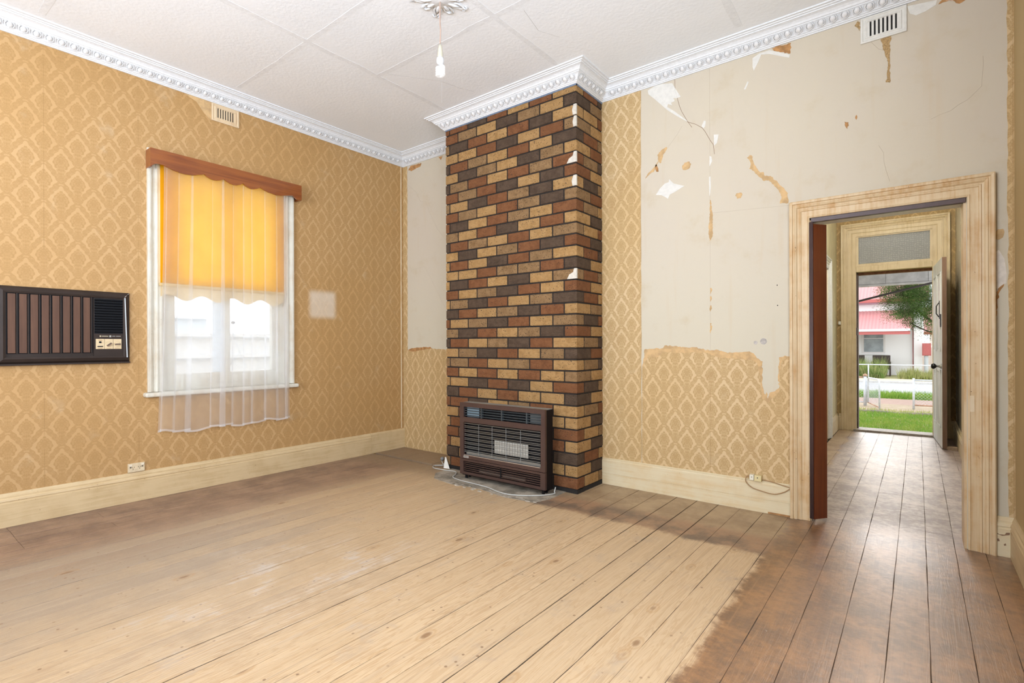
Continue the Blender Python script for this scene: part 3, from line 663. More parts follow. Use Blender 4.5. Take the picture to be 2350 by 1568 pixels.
def glassmat(name, tint=(1, 1, 1), refl=.08):
    t = NT(name); t.pos(); a = t.n('ShaderNodeBsdfTransparent'); t.setin(a.inputs[0], tint); g = t.n('ShaderNodeBsdfGlossy'); g.inputs['Roughness'].default_value = .02
    mx = t.n('ShaderNodeMixShader'); mx.inputs[0].default_value = refl; t.t.links.new(a.outputs[0], mx.inputs[1]); t.t.links.new(g.outputs[0], mx.inputs[2])
    return t.end(mx.outputs[0])
M['glass'] = glassmat('window_glass', (.97, .985, .99))
for a, b_, c, d in ((1.569, 1.936, .928, 1.63), (1.986, 2.343, .928, 1.63), (1.569, 1.936, 1.68, 2.5), (1.986, 2.343, 1.68, 2.5)):
    MB().box(XL - .058, XL - .054, a - .005, b_ + .005, c - .005, d + .005).build('pane', M['glass'], wn)
def bubbly():
    t = NT('bubbled_obscure_glass'); t.pos(); v = t.voro(t.P, 55); nm = t.bump(v, .01)
    tr = t.n('ShaderNodeBsdfTranslucent'); t.setin(tr.inputs[0], (.9, .92, .93)); t.setin(tr.inputs['Normal'], nm)
    g = t.bsdf((.85, .87, .88), .2, normal=nm); mx = t.n('ShaderNodeMixShader'); mx.inputs[0].default_value = .35
    t.t.links.new(tr.outputs[0], mx.inputs[1]); t.t.links.new(g, mx.inputs[2]); return t.end(mx.outputs[0])
MB().box(XL - .053, XL - .049, 1.853, 1.936, .928, 1.63).build('obscure_pane', bubbly(), wn)
MB().tube([(XL - .035, 2.005, 1.345), (XL - .018, 2.005, 1.345)], .013, 12).build('latch_knob', plain('worn_brass_grey', (.42, .41, .39), .35, .6), wn)
for pl in ([(1.99, .985), (2.15, 1.20), (2.25, 1.36), (2.33, 1.50)], [(2.0, 1.32), (2.05, 1.15), (2.13, .95)]):
    MB().tube([(XL - .0535, a, b_) for a, b_ in pl], .0016, 4).build('glass_crack', plain('glass_crack', (.45, .52, .56), .3), wn)

# pelmet
PX = XL + .1
edge = [(1.366,2.481),(1.385,2.498),(1.403,2.510),(1.43,2.514),(1.452,2.511),(1.519,2.491),(1.565,2.483),(1.608,2.481),(1.655,2.487),(1.693,2.500),(1.737,2.516),(1.757,2.501),(1.782,2.491),(1.808,2.487),(1.834,2.490),(1.86,2.500),(1.885,2.514),(1.908,2.500),(1.935,2.489),(1.962,2.486),(1.991,2.490),(2.015,2.500),(2.036,2.516),(2.058,2.500),(2.082,2.490),(2.105,2.486),(2.128,2.489),(2.155,2.499),(2.184,2.516),(2.22,2.501),(2.254,2.491),(2.326,2.483),(2.37,2.488),(2.419,2.501),(2.480,2.512),(2.50,2.498),(2.514,2.487),(2.561,2.484)]
M['mahog'] = None
def woodmat(name, a, b_, axis, rough=.32, coat=.3):
    t = NT(name); p = t.pos(); sc = [40, 40, 40]; sc[axis] = 1.8
    v = t.vec(p[0] * sc[0], p[1] * sc[1], p[2] * sc[2]); n1 = t.noise(v, 1, 5, .6, .6); n2 = t.noise(t.P, 4, 3)
    c = t.mix(t.step(n1 * .7 + n2 * .3, .35, .65), a, b_); return t.end(t.bsdf(c, rough, 0, .5, t.bump(n1, .0004), coat))
M['mahog'] = woodmat('varnished_pelmet_wood', (.29, .088, .018), (.195, .052, .012), 1)
pe = thing('pelmet', 'varnished reddish brown wooden pelmet with scalloped lower edge above the window', 'pelmet', (PX, 1.96, 2.55))
poly = edge + [(2.561, 2.621), (1.366, 2.621)]
MB().prism(poly, lambda a, b_: (PX - .016, a, b_), lambda a, b_: (PX, a, b_)).build('front_board', M['mahog'], pe)
MB().box(XL + .002, PX - .016, 1.366, 1.380, 2.484, 2.621).build('end_board', M['mahog'], pe)
MB().box(XL + .002, PX - .016, 2.547, 2.561, 2.487, 2.621).build('end_board', M['mahog'], pe)
MB().box(XL + .002, PX - .016, 1.380, 2.547, 2.609, 2.621).build('top_board', M['mahog'], pe)

# roller blind
def cloth(name, col, trans, rough=.8, transp=0.0, wv=(0, 0)):
    t = NT(name); t.pos(); n = t.noise(t.P, 6, 4); f = t.noise(t.P, 420, 1)
    c = t.mix(t.step(n, .35, .7) * .35 + f * .08, col, tuple(q * .86 for q in col))
    d = t.n('ShaderNodeBsdfDiffuse'); t.setin(d.inputs[0], c); tr = t.n('ShaderNodeBsdfTranslucent'); t.setin(tr.inputs[0], c)
    mx = t.n('ShaderNodeMixShader'); mx.inputs[0].default_value = trans
    t.t.links.new(d.outputs[0], mx.inputs[1]); t.t.links.new(tr.outputs[0], mx.inputs[2]); sh = mx.outputs[0]
    if transp:
        tp = t.n('ShaderNodeBsdfTransparent'); m2 = t.n('ShaderNodeMixShader'); m2.inputs[0].default_value = transp
        t.t.links.new(sh, m2.inputs[1]); t.t.links.new(tp.outputs[0], m2.inputs[2]); sh = m2.outputs[0]
    return t.end(sh)
M['blind'] = cloth('golden_yellow_holland', (1.0, .53, .022), .80)
M['blindskirt'] = cloth('buff_blind_skirt', (.82, .66, .42), .5)
M['sheer'] = cloth('white_sheer_voile', (.95, .95, .96), .72, transp=.65)
M['hem'] = cloth('white_sheer_hem', (.93, .93, .94), .5, transp=.42)
BX = XL + .033
bl = thing('roller_blind', 'golden yellow roller blind half drawn with scalloped bottom skirt', 'blind', (BX, 1.94, 1.5))
n = 40; g = MB()
vs = []; 
for k in range(n + 1):
    yy = 1.449 + (2.424 - 1.449) * k / n
    for z in (1.628, 1.9, 2.2, 2.56): vs.append((BX + .0015 * math.sin(k * .7 + z * 3), yy, z))
g.add(vs, [(k * 4 + j, k * 4 + 4 + j, k * 4 + 5 + j, k * 4 + 1 + j) for k in range(n) for j in range(3)]).build('blind_cloth', M['blind'], bl, smooth=True)
MB().box(BX - .006, BX + .008, 1.441, 2.430, 1.606, 1.630).build('batten', cloth('batten_pocket', (.80, .62, .33), .35), bl, bevel=.003)
g = MB(); vs = []; n = 72
for k in range(n + 1):
    yy = 1.449 + (2.424 - 1.449) * k / n; ph = (yy - 1.505) / .236
    vs += [(BX, yy, 1.607), (BX + .001, yy, 1.523 + .022 * math.cos(2 * math.pi * ph))]
g.add(vs, [(2 * k, 2 * k + 2, 2 * k + 3, 2 * k + 1) for k in range(n)]).build('scalloped_skirt', M['blindskirt'], bl, smooth=True)
MB().tube([(BX - .01, 1.44, 2.58), (BX - .01, 2.43, 2.58)], .016, 12).build('roller', M['wintrim'], bl)

# sheer curtain, hanging in loose overlapping folds
cu = thing('sheer_curtain', 'white sheer net curtain hanging in folds over the window', 'curtain', (XL + .07, 1.94, .49))
folds = [(.02, .010, .012), (.105, .014, .018), (.20, .036, .03), (.345, .018, .02), (.43, .040, .028), (.52, .022, .03), (.60, .016, .018), (.665, .014, .016), (.78, .018, .022), (.885, .022, .02), (.955, .026, .02)]
def curtain_pt(s, z):
    tt = (2.56 - z) / 2.08; spread = .45 + .55 * tt
    y0 = 1.462 - .048 * max(0, tt) ** 1.5; y1 = 2.452 + .018 * tt
    y = s; x = .004 * math.sin(40 * s)
    for c, wd, am in folds:
        u = (s - c) / (wd * 1.15)
        e = math.exp(-u * u)
        y -= 2.6 * wd * (.35 + .65 * spread) * u * e * 1.15; x += am * spread * e * (1 if int(c * 100) % 2 else -.6)
    return (XL + .068 + x + .006 * math.sin(9 * s + 3 * tt), y0 + (y1 - y0) * min(1.004, max(-.004, y)), z)
NS = 460; zs = [2.57 - 2.065 * k / 22 for k in range(23)]
def zbot(s): return .482 + .010 * math.sin(17 * s + .6) + .006 * math.sin(41 * s) + .022 * max(0, (s - .9) / .1) + .008 * max(0, .1 - s) * 10
vs = []
for i in range(NS + 1):
    s_ = i / NS; zz = zbot(s_)
    for k in range(23): z = 2.57 + (zz - 2.57) * k / 22; vs.append(curtain_pt(s_, z))
MB().add(vs, [(i * 23 + k, i * 23 + 23 + k, i * 23 + 24 + k, i * 23 + 1 + k) for i in range(NS) for k in range(22)]).build('voile', M['sheer'], cu, smooth=True)
vs = []
for i in range(NS + 1):
    s_ = i / NS; zz = zbot(s_)
    for k in range(2): p = curtain_pt(s_, zz + .016 * (1 - k) - .0005); vs.append((p[0] + .0012, p[1], p[2]))
MB().add(vs, [(i * 2, i * 2 + 2, i * 2 + 3, i * 2 + 1) for i in range(NS)]).build('hem', M['hem'], cu, smooth=True)
MB().tube([(XL + .068, 1.385, 2.572), (XL + .068, 2.545, 2.572)], .005, 8).build('curtain_wire', plain('curtain_wire', (.6, .6, .58), .4), cu)

# ------------------------------------------------------------------ air conditioner in the left wall
M['acframe'] = plain('dark_brown_enamel', (.034, .023, .018), .5, 0, .2, var=.15, nscale=8)
M['acblack'] = plain('black_plastic', (.007, .008, .010), .55, 0, .15)
M['acwood'] = woodmat('wood_look_plastic', (.120, .056, .030), (.085, .038, .021), 2, .7, 0)
M['cream_tile'] = plain('cream_label', (.66, .52, .31), .5, var=.06)
M['darkmark'] = plain('dark_print', (.06, .04, .025), .6)
M['goldmark'] = plain('gold_print', (.62, .54, .36), .5)
M['brown_print'] = plain('brown_print', (.36, .22, .09), .6)
ac = thing('air_conditioner', 'dark brown box air conditioner with wood-look grille set in the wall', 'air conditioner', (XL, .9, 1.025))
A = lambda y0, y1, z0, z1, e0, e1: MB().box(XL + e0, XL + e1, y0, y1, z0, z1)
fp = [(0, 0), (0, .030), (.012, .034), (.030, .026), (.044, .012), (.044, 0)]
MB().sweep([(.599, 1.078), (.599, 1.492), (1.214, 1.492), (1.214, 1.078), (.599, 1.078)], [(-q, e) for q, e in fp][::-1], lambda a, b_, e: left(a, b_, e)).build('frame', M['acframe'], ac)
A(.597, 1.216, 1.076, 1.494, .001, .012).build('face', M['acframe'], ac)
A(.555, 1.257, 1.025, 1.035, .0, .030).build('bottom_lip', M['acframe'], ac)
g0, g1 = .606, 1.040; nS = 8; pitch = (g1 - g0) / nS
A(g0 - .002, g1 + .002, 1.100, 1.490, .012, .014).build('grille_back', M['acblack'], ac)
for k in range(nS):
    y0 = g0 + k * pitch
    A(y0 + .003, y0 + pitch - .014, 1.104, 1.487, .014, .025).build('grille_slat', M['acwood'], ac, bevel=.002)
    A(y0 + pitch - .0115, y0 + pitch - .0055, 1.102, 1.489, .014, .028).build('grille_rib', M['acframe'], ac)
A(1.046, 1.216, 1.078, 1.490, .012, .022).build('control_face', M['acframe'], ac)
A(1.050, 1.213, 1.236, 1.484, .020, .0225).build('louvre_back', M['acblack'], ac)
for k in range(13):
    z = 1.244 + k * .0186
    MB().add([left(1.051, z, .0225), left(1.212, z, .0225), left(1.212, z + .006, .034), left(1.051, z + .006, .034), left(1.051, z + .0095, .034), left(1.212, z + .0095, .034), left(1.212, z + .012, .0225), left(1.051, z + .012, .0225)],
             [(0, 1, 2, 3), (3, 2, 5, 4), (4, 5, 6, 7), (0, 3, 4, 7), (1, 6, 5, 2)]).build('louvre', M['acblack'], ac)
for k in range(3):
    y0 = 1.057 + k * .0502; tile = A(y0, y0 + .0482, 1.128, 1.199, .022, .0245).build('label_tile', M['cream_tile'], ac)
    if k == 0:
        A(y0 + .018, y0 + .030, 1.170, 1.182, .0245, .030).build('switch', M['acblack'], tile)
        A(y0 + .009, y0 + .040, 1.142, 1.149, .0245, .027).build('slider', M['acblack'], tile)
        A(y0 + .013, y0 + .037, 1.188, 1.192, .0245, .0248).build('print', M['brown_print'], tile)
    else:
        c = left(y0 + .0245, 1.160, .0245); Mx = Matrix.Rotation(R(90), 3, 'Y')
        MB().lathe([(.0155, 0), (.0145, .004)], c, 20, Mx).build('dial', M['cream_tile'], tile)
        ang = R(38) if k == 1 else R(4)
        MB().obox((c[0] + .009, c[1], c[2] + (.0 if k == 1 else .002)), (.007, 0, 0), (0, .0155 * math.cos(ang), .0155 * math.sin(ang)), (0, -.0042 * math.sin(ang), .0042 * math.cos(ang))).build('knob', plain('brown_knob', (.11, .065, .04), .4), tile)
        for q in range(7):
            an = R(20 + 23 * q); cy, cz_ = c[1] + .0195 * math.cos(an), c[2] + .0195 * math.sin(an)
            A(cy - .0012, cy + .0012, cz_ - .0012, cz_ + .0012, .0245, .0247).build('print', M['brown_print'], tile)
    A(y0 + .010, y0 + .038, 1.1325, 1.1350, .0245, .0248).build('print', M['brown_print'], tile)
x = 1.079
for wdt, gap in ((.0085, .004), (.0052, .0012), (.0052, .0012), (.0052, .0012), (.0052, .0012), (.0052, .0012), (.0052, .006)):
    h_ = .0042 if wdt > .006 else .0024
    A(x, x + wdt, 1.2185 - h_, 1.2185 + h_, .022, .0226).build('print', M['goldmark'], ac); x += wdt + gap
A(x, x + .011, 1.2125, 1.2245, .022, .0226).build('print', plain('grey_mark', (.42, .42, .38), .5), ac); x += .017
for q in range(4): A(x, x + .0036, 1.2165, 1.2212, .022, .0226).build('print', plain('dull_mark', (.36, .35, .32), .5), ac); x += .0047
x += .004
for q in range(6): A(x, x + .0036, 1.2165, 1.2212, .022, .0226).build('print', plain('dull_mark', (.36, .35, .32), .5), ac); x += .0047
MB().add([left(1.222, 1.497, .034), left(1.2275, 1.497, .036), left(1.240, 1.066, .036), left(1.234, 1.066, .034)], [(0, 1, 2, 3)]).build('bare_strip', plain('pale_metal_strip', (.50, .54, .57), .4, .2), ac)
MB().add([left(1.252, 1.533, .020), left(1.254, 1.531, .020), left(1.224, 1.500, .036), left(1.222, 1.503, .036)], [(0, 1, 2, 3)]).build('bare_strip', plain('scratched_edge', (.55, .50, .44), .4), ac)

# ------------------------------------------------------------------ vents and sockets
def vent(name, label, fn, h0, h1, z0, z1, mat):
    v = thing(name, label, 'wall vent', fn((h0 + h1) / 2, z0, 0), group=None)
    W_, H_ = h1 - h0, z1 - z0
    MB().sweep([(h0, z0), (h0, z1), (h1, z1), (h1, z0), (h0, z0)], [(0, 0), (0, .010), (.010, .012), (.014, .008), (.022, .008), (.026, .012), (.032, .012), (.034, 0)], lambda a, b_, e: fn(a, b_, e)).build('frame', mat, v)
    p = [(h0 + .030, z0 + .030), (h1 - .030, z0 + .030), (h1 - .030, z1 - .030), (h0 + .030, z1 - .030)]
    MB().prism(p, lambda a, b_: fn(a, b_, .0005), lambda a, b_: fn(a, b_, .003)).build('opening', M['dark'], v)
    n = 8; iw = W_ - .06; st = iw / n
    for k in range(n):
        a0 = h0 + .030 + (k - .5) * st + st * .5 + (st * .26); 
        a0 = h0 + .030 + k * st - st * .0; 
        q = [(a0 + (0 if k == 0 else st * .22), z0 + .030), (a0 + st * (.78 if k < n - 1 else 1), z0 + .030), (a0 + st * (.78 if k < n - 1 else 1), z1 - .030), (a0 + (0 if k == 0 else st * .22), z1 - .030)]
        MB().prism(q, lambda a, b_: fn(a, b_, .003), lambda a, b_: fn(a, b_, .0085)).build('slat', mat, v)
    return v
vent('wall_vent', 'small cream plaster vent under the cornice above the curtained window', left, 1.827, 2.044, 3.006, 3.150, paintwood('cream_vent', (.70, .55, .36), (.5, .3, .14), .5))
vent('wall_vent', 'white plaster vent under the cornice above the doorway wall', back, -.272, -.046, 2.992, 3.148, M['white_patch'])
po = thing('power_outlet', 'grubby cream double power outlet above the left skirting', 'power outlet', (XL, 1.298, .216))
A(1.246, 1.351, .216, .281, 0, .012).build('plate', plain('grubby_cream_plastic', (.68, .56, .37), .45, var=.12), po, bevel=.002)
for y0, on in ((1.253, 0), (1.328, 1)):
    A(y0, y0 + .018, .262, .275, .012, .0165).build('switch', plain('cream_switch', (.78, .70, .55), .4), po, bevel=.001)
    A(y0 + (.005 if not on else .004), y0 + .013, .249, .256, .012, .0124).build('marker', M['dark'], po)
for c in (1.278, 1.319):
    for dy, dz, an in ((-.007, .004, 35), (.007, .004, -35), (0, -.009, 0)):
        MB().obox(left(c + dy, .248 + dz, .0122), (.0004, 0, 0), (0, .0012 * math.cos(R(an)), .0012 * math.sin(R(an))), (0, -.0045 * math.sin(R(an)), .0045 * math.cos(R(an)))).build('pin_slot', M['dark'], po)
s1 = thing('phone_socket', 'small white telephone junction block on top of the back skirting', 'socket', (-.899, YB, .214))
MB().box(-.914, -.886, YB - .034, YB - .001, .214, .251).build('block', plain('white_block', (.78, .74, .60), .4), s1, bevel=.002)
MB().lathe([(.0028, 0), (.0028, .001)], (-.899, YB - .0345, .236), 8, Matrix.Rotation(R(90), 3, 'X')).build('screw', M['dark'], s1)
s2 = thing('phone_socket', 'yellowed telephone junction block beside the white one', 'socket', (-.86, YB, .212))
MB().box(-.883, -.838, YB - .036, YB - .001, .212, .251).build('block', plain('yellow_block', (.68, .57, .30), .4), s2, bevel=.002)
MB().lathe([(.0034, 0), (.0034, .001)], (-.862, YB - .0365, .236), 8, Matrix.Rotation(R(90), 3, 'X')).build('screw', M['dark'], s2)
def smooth(pts, n=8):
    P = [Vector(p) for p in pts]; o = []
    for i in range(len(P) - 1):
        a, b_, c, d = P[max(i - 1, 0)], P[i], P[i + 1], P[min(i + 2, len(P) - 1)]
        for k in range(n):
            t = k / n; o.append(.5 * ((2 * b_) + (c - a) * t + (2 * a - 5 * b_ + 4 * c - d) * t * t + (3 * b_ - a - 3 * c + d) * t ** 3))
    return o + [P[-1]]
pc = MB().tube(smooth([(-.916, YB - .018, .236), (-.934, YB - .02, .234), (-.938, YB - .03, .20), (-.90, YB - .032, .165), (-.84, YB - .032, .150), (-.76, YB - .032, .142), (-.70, YB - .030, .165), (-.665, YB - .026, .192), (-.655, YB - .022, .196)]), .0032, 6).tube(smooth([(-.836, YB - .014, .222), (-.78, YB - .014, .218), (-.70, YB - .02, .204), (-.656, YB - .022, .197)]), .0034, 6).build('phone_cable', plain('brown_flex', (.36, .21, .09), .5), None, smooth=True)
tag(pc, 'thin brown telephone cable looping from the junction blocks', 'cable')

# ------------------------------------------------------------------ gas heater in front of the chimney
HXa, HXb, HYf, HYb, HZ0, HZ1 = -3.096, -2.212, 3.22, 3.332, .048, .657
M['htr'] = plain('brown_metallic_enamel', (.085, .050, .043), .30, .35, .5, var=.08, nscale=6, coat=.25)
M['htrdark'] = plain('heater_black', (.008, .008, .009), .6, 0, .15)
M['htrside'] = plain('heater_side_black', (.008, .006, .006), .6, 0, .15)
M['htrtop'] = plain('heater_top_grey', (.26, .25, .22), .6, var=.1)  # plain grey for the top plate
M['wire'] = plain('chrome_wire', (.36, .38, .39), .3, .85)
M['bluegrille'] = plain('grey_blue_slats', (.055, .068, .075), .35, .3)
ht = thing('gas_heater', 'brown metal gas space heater standing on the hearth', 'heater', ((HXa + HXb) / 2, 3.28, 0))
MB().box(HXa + .012, HXb - .004, HYf + .062, HYb, HZ0 - .012, HZ1 - .006).box(HXa + .012, HXa + .016, HYf + .02, HYf + .062, HZ0 - .012, HZ1 - .006).box(HXb - .008, HXb - .004, HYf + .02, HYf + .062, HZ0 - .012, HZ1 - .006).box(HXa + .012, HXb - .004, HYf + .02, HYf + .062, HZ0 - .012, HZ0 - .006).build('body', M['htrside'], ht)
MB().box(HXa + .008, HXb - .008, HYf + .012, HYb, HZ1 - .006, HZ1 - .001).build('top_plate', M['htrtop'], ht)
def ring(x0, x1, z0, z1, wins):
    """front panel with openings: built from strips between the openings"""
    m = MB(); zz = sorted(wins, key=lambda q: q[2]); zlast = z0
    for a, b_, c, d in zz:
        m.box(x0, x1, HYf, HYf + .022, zlast, c); m.box(x0, a, HYf, HYf + .022, c, d); m.box(b_, x1, HYf, HYf + .022, c, d); zlast = d
    m.box(x0, x1, HYf, HYf + .022, zlast, z1); return m
ring(HXa, HXb, .182, HZ1, [(-3.052, -2.252, .213, .492), (-3.052, -2.248, .535, .622)]).build('front_panel', M['htr'], ht)
ring(HXa, HXb, HZ0, .178, [(-3.056, -2.256, .070, .160)]).build('lower_panel', M['htr'], ht)
MB().box(-3.06, -2.24, HYf + .056, HYf + .06, .06, .63).build('inner_back', M['htrdark'], ht)
for k in range(4):
    z = .548 + k * .0205; MB().box(-3.05, -2.25, HYf + .010, HYf + .03, z - .0028, z + .0028).build('top_slat', M['bluegrille'], ht)
for xx in (-2.86, -2.64, -2.39): MB().box(xx - .006, xx + .006, HYf + .008, HYf + .034, .536, .621).build('slat_bracket', M['bluegrille'], ht)
MB().box(-3.038, -2.90, HYf + .030, HYf + .036, .538, .618).build('control_plate', plain('pale_blue_controls', (.26, .36, .42), .35, .2), ht)
MB().box(-2.37, -2.252, HYf + .030, HYf + .036, .538, .618).build('control_plate', plain('grey_control_cover', (.10, .11, .11), .4), ht)
for k in range(5):
    z = .082 + k * .0165; MB().box(-3.054, -2.258, HYf + .006, HYf + .020, z - .003, z + .003).build('lower_slat', M['htr'], ht)
MB().box(-2.655, -2.645, HYf + .004, HYf + .02, .072, .158).build('slat_bracket', M['htrdark'], ht)
MB().box(-2.90, -2.42, HYf + .028, HYf + .044, .072, .100).build('dusty_tray', plain('dusty_tray', (.25, .20, .15), .8, var=.2), ht)
MB().box(-2.745, -2.390, HYf + .036, HYf + .046, .252, .372).build('radiant_panel', M['htrdark'], ht)
for k in range(13):
    xx = -2.735 + k * .0265; MB().box(xx, xx + .0235, HYf + .032, HYf + .037, .260, .365).build('radiant_tile', plain('grey_white_ceramic', (.46, .45, .40), .8, var=.2, nscale=120), ht)
MB().box(-3.04, -2.26, HYf + .022, HYf + .046, .214, .236).build('reflector_tray', plain('dull_steel', (.34, .36, .35), .35, .7), ht)
for k in range(15):
    z = .240 + (k // 2) * .0345 + (k % 2) * .0125
    if z < .485: MB().tube([(-3.046, HYf + .006, z), (-2.258, HYf + .006, z)], .0022, 6).build('guard_wire', M['wire'], ht)
for xx in (-2.882, -2.735, -2.59, -2.444):
    MB().tube([(xx, HYf + .02, .482), (xx, HYf + .002, .480), (xx, HYf + .001, .225), (xx, HYf + .02, .222)], .0016, 5).build('guard_wire', M['wire'], ht)
MB().box(-3.05, -2.256, HYf - .0015, HYf + .003, .2105, .2155).build('bright_trim', plain('bright_trim', (.75, .74, .76), .2, .9), ht)
bd = MB().box(-3.051, -2.994, HYf - .003, HYf, .190, .206).build('badge', plain('silver_badge', (.55, .55, .52), .35, .4), ht)
for k in range(6): MB().box(-3.040 + k * .0066, -3.0355 + k * .0066, HYf - .0036, HYf - .003, .1955 if k else .1945, .2005 if k else .2035).build('badge_letter', M['htrdark'], bd)
for xx in (HXa + .03, HXb - .05): MB().tube([(xx, HYf + .05, .0), (xx, HYf + .05, HZ0)], .012, 8).build('foot', M['htrdark'], ht)
for xx in (HXa + .03, HXb - .05): MB().tube([(xx, HYb - .02, .0), (xx, HYb - .02, HZ0)], .012, 8).build('foot', M['htrdark'], ht)
cp = plain('grey_white_flex', (.50, .50, .46), .45)
pcx = MB().tube(smooth([(-3.615, 3.51, .030), (-3.575, 3.49, .010), (-3.53, 3.52, .008), (-3.53, 3.47, .008), (-3.60, 3.40, .008), (-3.54, 3.33, .008), (-3.42, 3.33, .008), (-3.28, 3.345, .010), (-3.21, 3.285, .010), (-3.15, 3.19, .010), (-3.02, 3.155, .010), (-2.85, 3.145, .010), (-2.70, 3.13, .010), (-2.55, 3.085, .010), (-2.42, 3.09, .010), (-2.27, 3.18, .010), (-2.19, 3.30, .010), (-2.20, 3.33, .02), (-2.20, 3.345, .05)]), .0043, 8).build('power_cord', cp, ht, smooth=True)
MB().lathe([(.006, -.018), (.010, -.012), (.019, -.010), (.020, .0), (.018, .010), (.012, .014)], (-3.63, 3.53, .045), 14, (Matrix.Rotation(R(40), 3, 'X') @ Matrix.Rotation(R(15), 3, 'Y'))).build('plug', plain('grey_plug', (.20, .20, .19), .5), pcx, smooth=True)
pl = MB().add([(-3.486, CHY - .004, .10), (-3.47, CHY - .006, .10), (-3.40, CHY - .03, .004), (-3.47, CHY - .04, .004), (-3.478, CHY - .012, .05)], [(0, 1, 2, 3), (0, 3, 4)]).build('flake', M['white_patch'])
tag(pl, 'loose white plaster flake leaning at the chimney foot', 'plaster flake')

# ------------------------------------------------------------------ ceiling rose and pendant lamp
LX, LY = -2.282, 2.212
ro = thing('ceiling_rose', 'white plaster ceiling rose with leaf scrolls around the lamp flex', 'ceiling rose', (LX, LY, ZC))
MB().lathe([(.10, -.012), (.085, -.022), (.06, -.026), (.03, -.034), (.005, -.036)], (LX, LY, ZC + .012), 24).build('boss', M['cornice'], ro, smooth=True)
for k in range(10):
    an = 2 * math.pi * k / 10; c, s_ = math.cos(an), math.sin(an)
    def lp(r, q, h): return (LX + .74 * (r * c - q * s_), LY + .74 * (r * s_ + q * c), ZC - h)
    big = k % 2 == 0; L_ = .235 if big else .19
    pts = [(.06, 0), (.11, .022), (.15, .03), (.19, .018), (L_, -.006), (L_ + .012, .018), (L_ - .015, .03)]
    MB().tube([lp(r, q, .004) for r, q in [(a, b_) for a, b_ in pts]], [.007, .008, .008, .007, .006, .005, .004], 6).build('scroll', M['cornice'], ro, smooth=True)
    MB().tube([lp(r, -q, .004) for r, q in pts], [.007, .008, .008, .007, .006, .005, .004], 6).build('scroll', M['cornice'], ro, smooth=True)
    MB().tube([lp(.05, 0, .006), lp(.13, 0, .008), lp(L_ - .03, 0, .004)], [.010, .013, .003], 6).build('leaf', M['cornice'], ro, smooth=True)
lamp = thing('pendant_light', 'bare spiral bulb hanging on a brown flex from the ceiling', 'pendant light', (LX, LY, 2.775))
MB().tube(smooth([(LX, LY, ZC - .02), (LX - .004, LY + .002, 3.12), (LX + .003, LY, 3.06), (LX - .001, LY, 2.99), (LX, LY, 2.965)], 5), .0042, 8).build('flex', plain('old_brown_flex', (.46, .33, .26), .6), lamp, smooth=True)
MB().lathe([(.003, 2.985), (.005, 2.975), (.010, 2.972), (.013, 2.955), (.0165, 2.925), (.018, 2.905), (.018, 2.898)], (LX, LY, 0), 18).build('lamp_holder', plain('cream_bakelite', (.54, .51, .40), .35), lamp, smooth=True)
bu = MB().lathe([(.012, 2.902), (.021, 2.896), (.0235, 2.885), (.0235, 2.868), (.020, 2.858), (.010, 2.852)], (LX, LY, 0), 20).build('bulb_base', plain('white_bulb_base', (.62, .62, .62), .3), lamp, smooth=True)
t = NT('glowing_tube'); M['tube'] = t.end(t.bsdf((.60, .60, .60), .3, Emission_Color=(1, .99, .97), Emission_Strength=.34))
pts = []
for k in range(0, 97):
    q = k / 96; an = q * 2 * math.pi * 4; pts.append((LX + .0225 * math.cos(an), LY + .0225 * math.sin(an), 2.842 - q * .058))
MB().tube([(LX, LY, 2.856), (LX + .010, LY, 2.848)] + pts + [(LX + .010, LY, 2.782), (LX, LY, 2.782)], .0073, 8).build('spiral_tube', M['tube'], bu, smooth=True)
cw = MB().tube([(LX + .012, LY, 2.776), (LX + .013, LY, 2.70), (LX + .011, LY, 2.62)], .0006, 4).build('cobweb_thread', plain('cobweb_grey', (.35, .35, .35), .9))
tag(cw, 'dusty cobweb thread dangling below the hanging bulb', 'cobweb')

# ------------------------------------------------------------------ folding door pushed back in the doorway
M['plum'] = plain('plum_brown_vinyl', (.085, .052, .050), .35, var=.1, nscale=10)
M['fold'] = woodmat('mahogany_vinyl', (.165, .040, .012), (.115, .024, .008), 2, .28, .3)
fd = thing('folding_door', 'mahogany vinyl folding door pushed open against the left jamb', 'folding door', (-.51, 3.87, 0))
tr = MB().box(DX0 + .013, DX1 + .018 - .02, YB - .012, YB + .018, 1.936, 1.963).build('track', M['plum'], fd, bevel=.002)
for i, (xa, ya, xb, yb) in enumerate(((-.5455, 3.832, -.532, 3.93), (-.532, 3.93, -.5285, 3.826), (-.5285, 3.826, -.467, 3.905), (-.467, 3.905, -.480, 3.955))):
    a = Vector((xa, ya, 0)); b_ = Vector((xb, yb, 0)); d = (b_ - a); L_ = d.length; d.normalize(); nn = Vector((-d.y, d.x, 0))
    MB().obox(((xa + xb) / 2, (ya + yb) / 2, .970), d * (L_ / 2), nn * .003, (0, 0, .952)).build('fold_panel', M['fold'], fd)
for xx, yy, rr in ((-.5475, 3.826, .0045), (-.5405, 3.823, .0045), (-.5335, 3.822, .005)): MB().tube([(xx, yy, .02), (xx, yy, 1.936)], rr, 8).build('hinge_strip', M['plum'], fd, smooth=True)

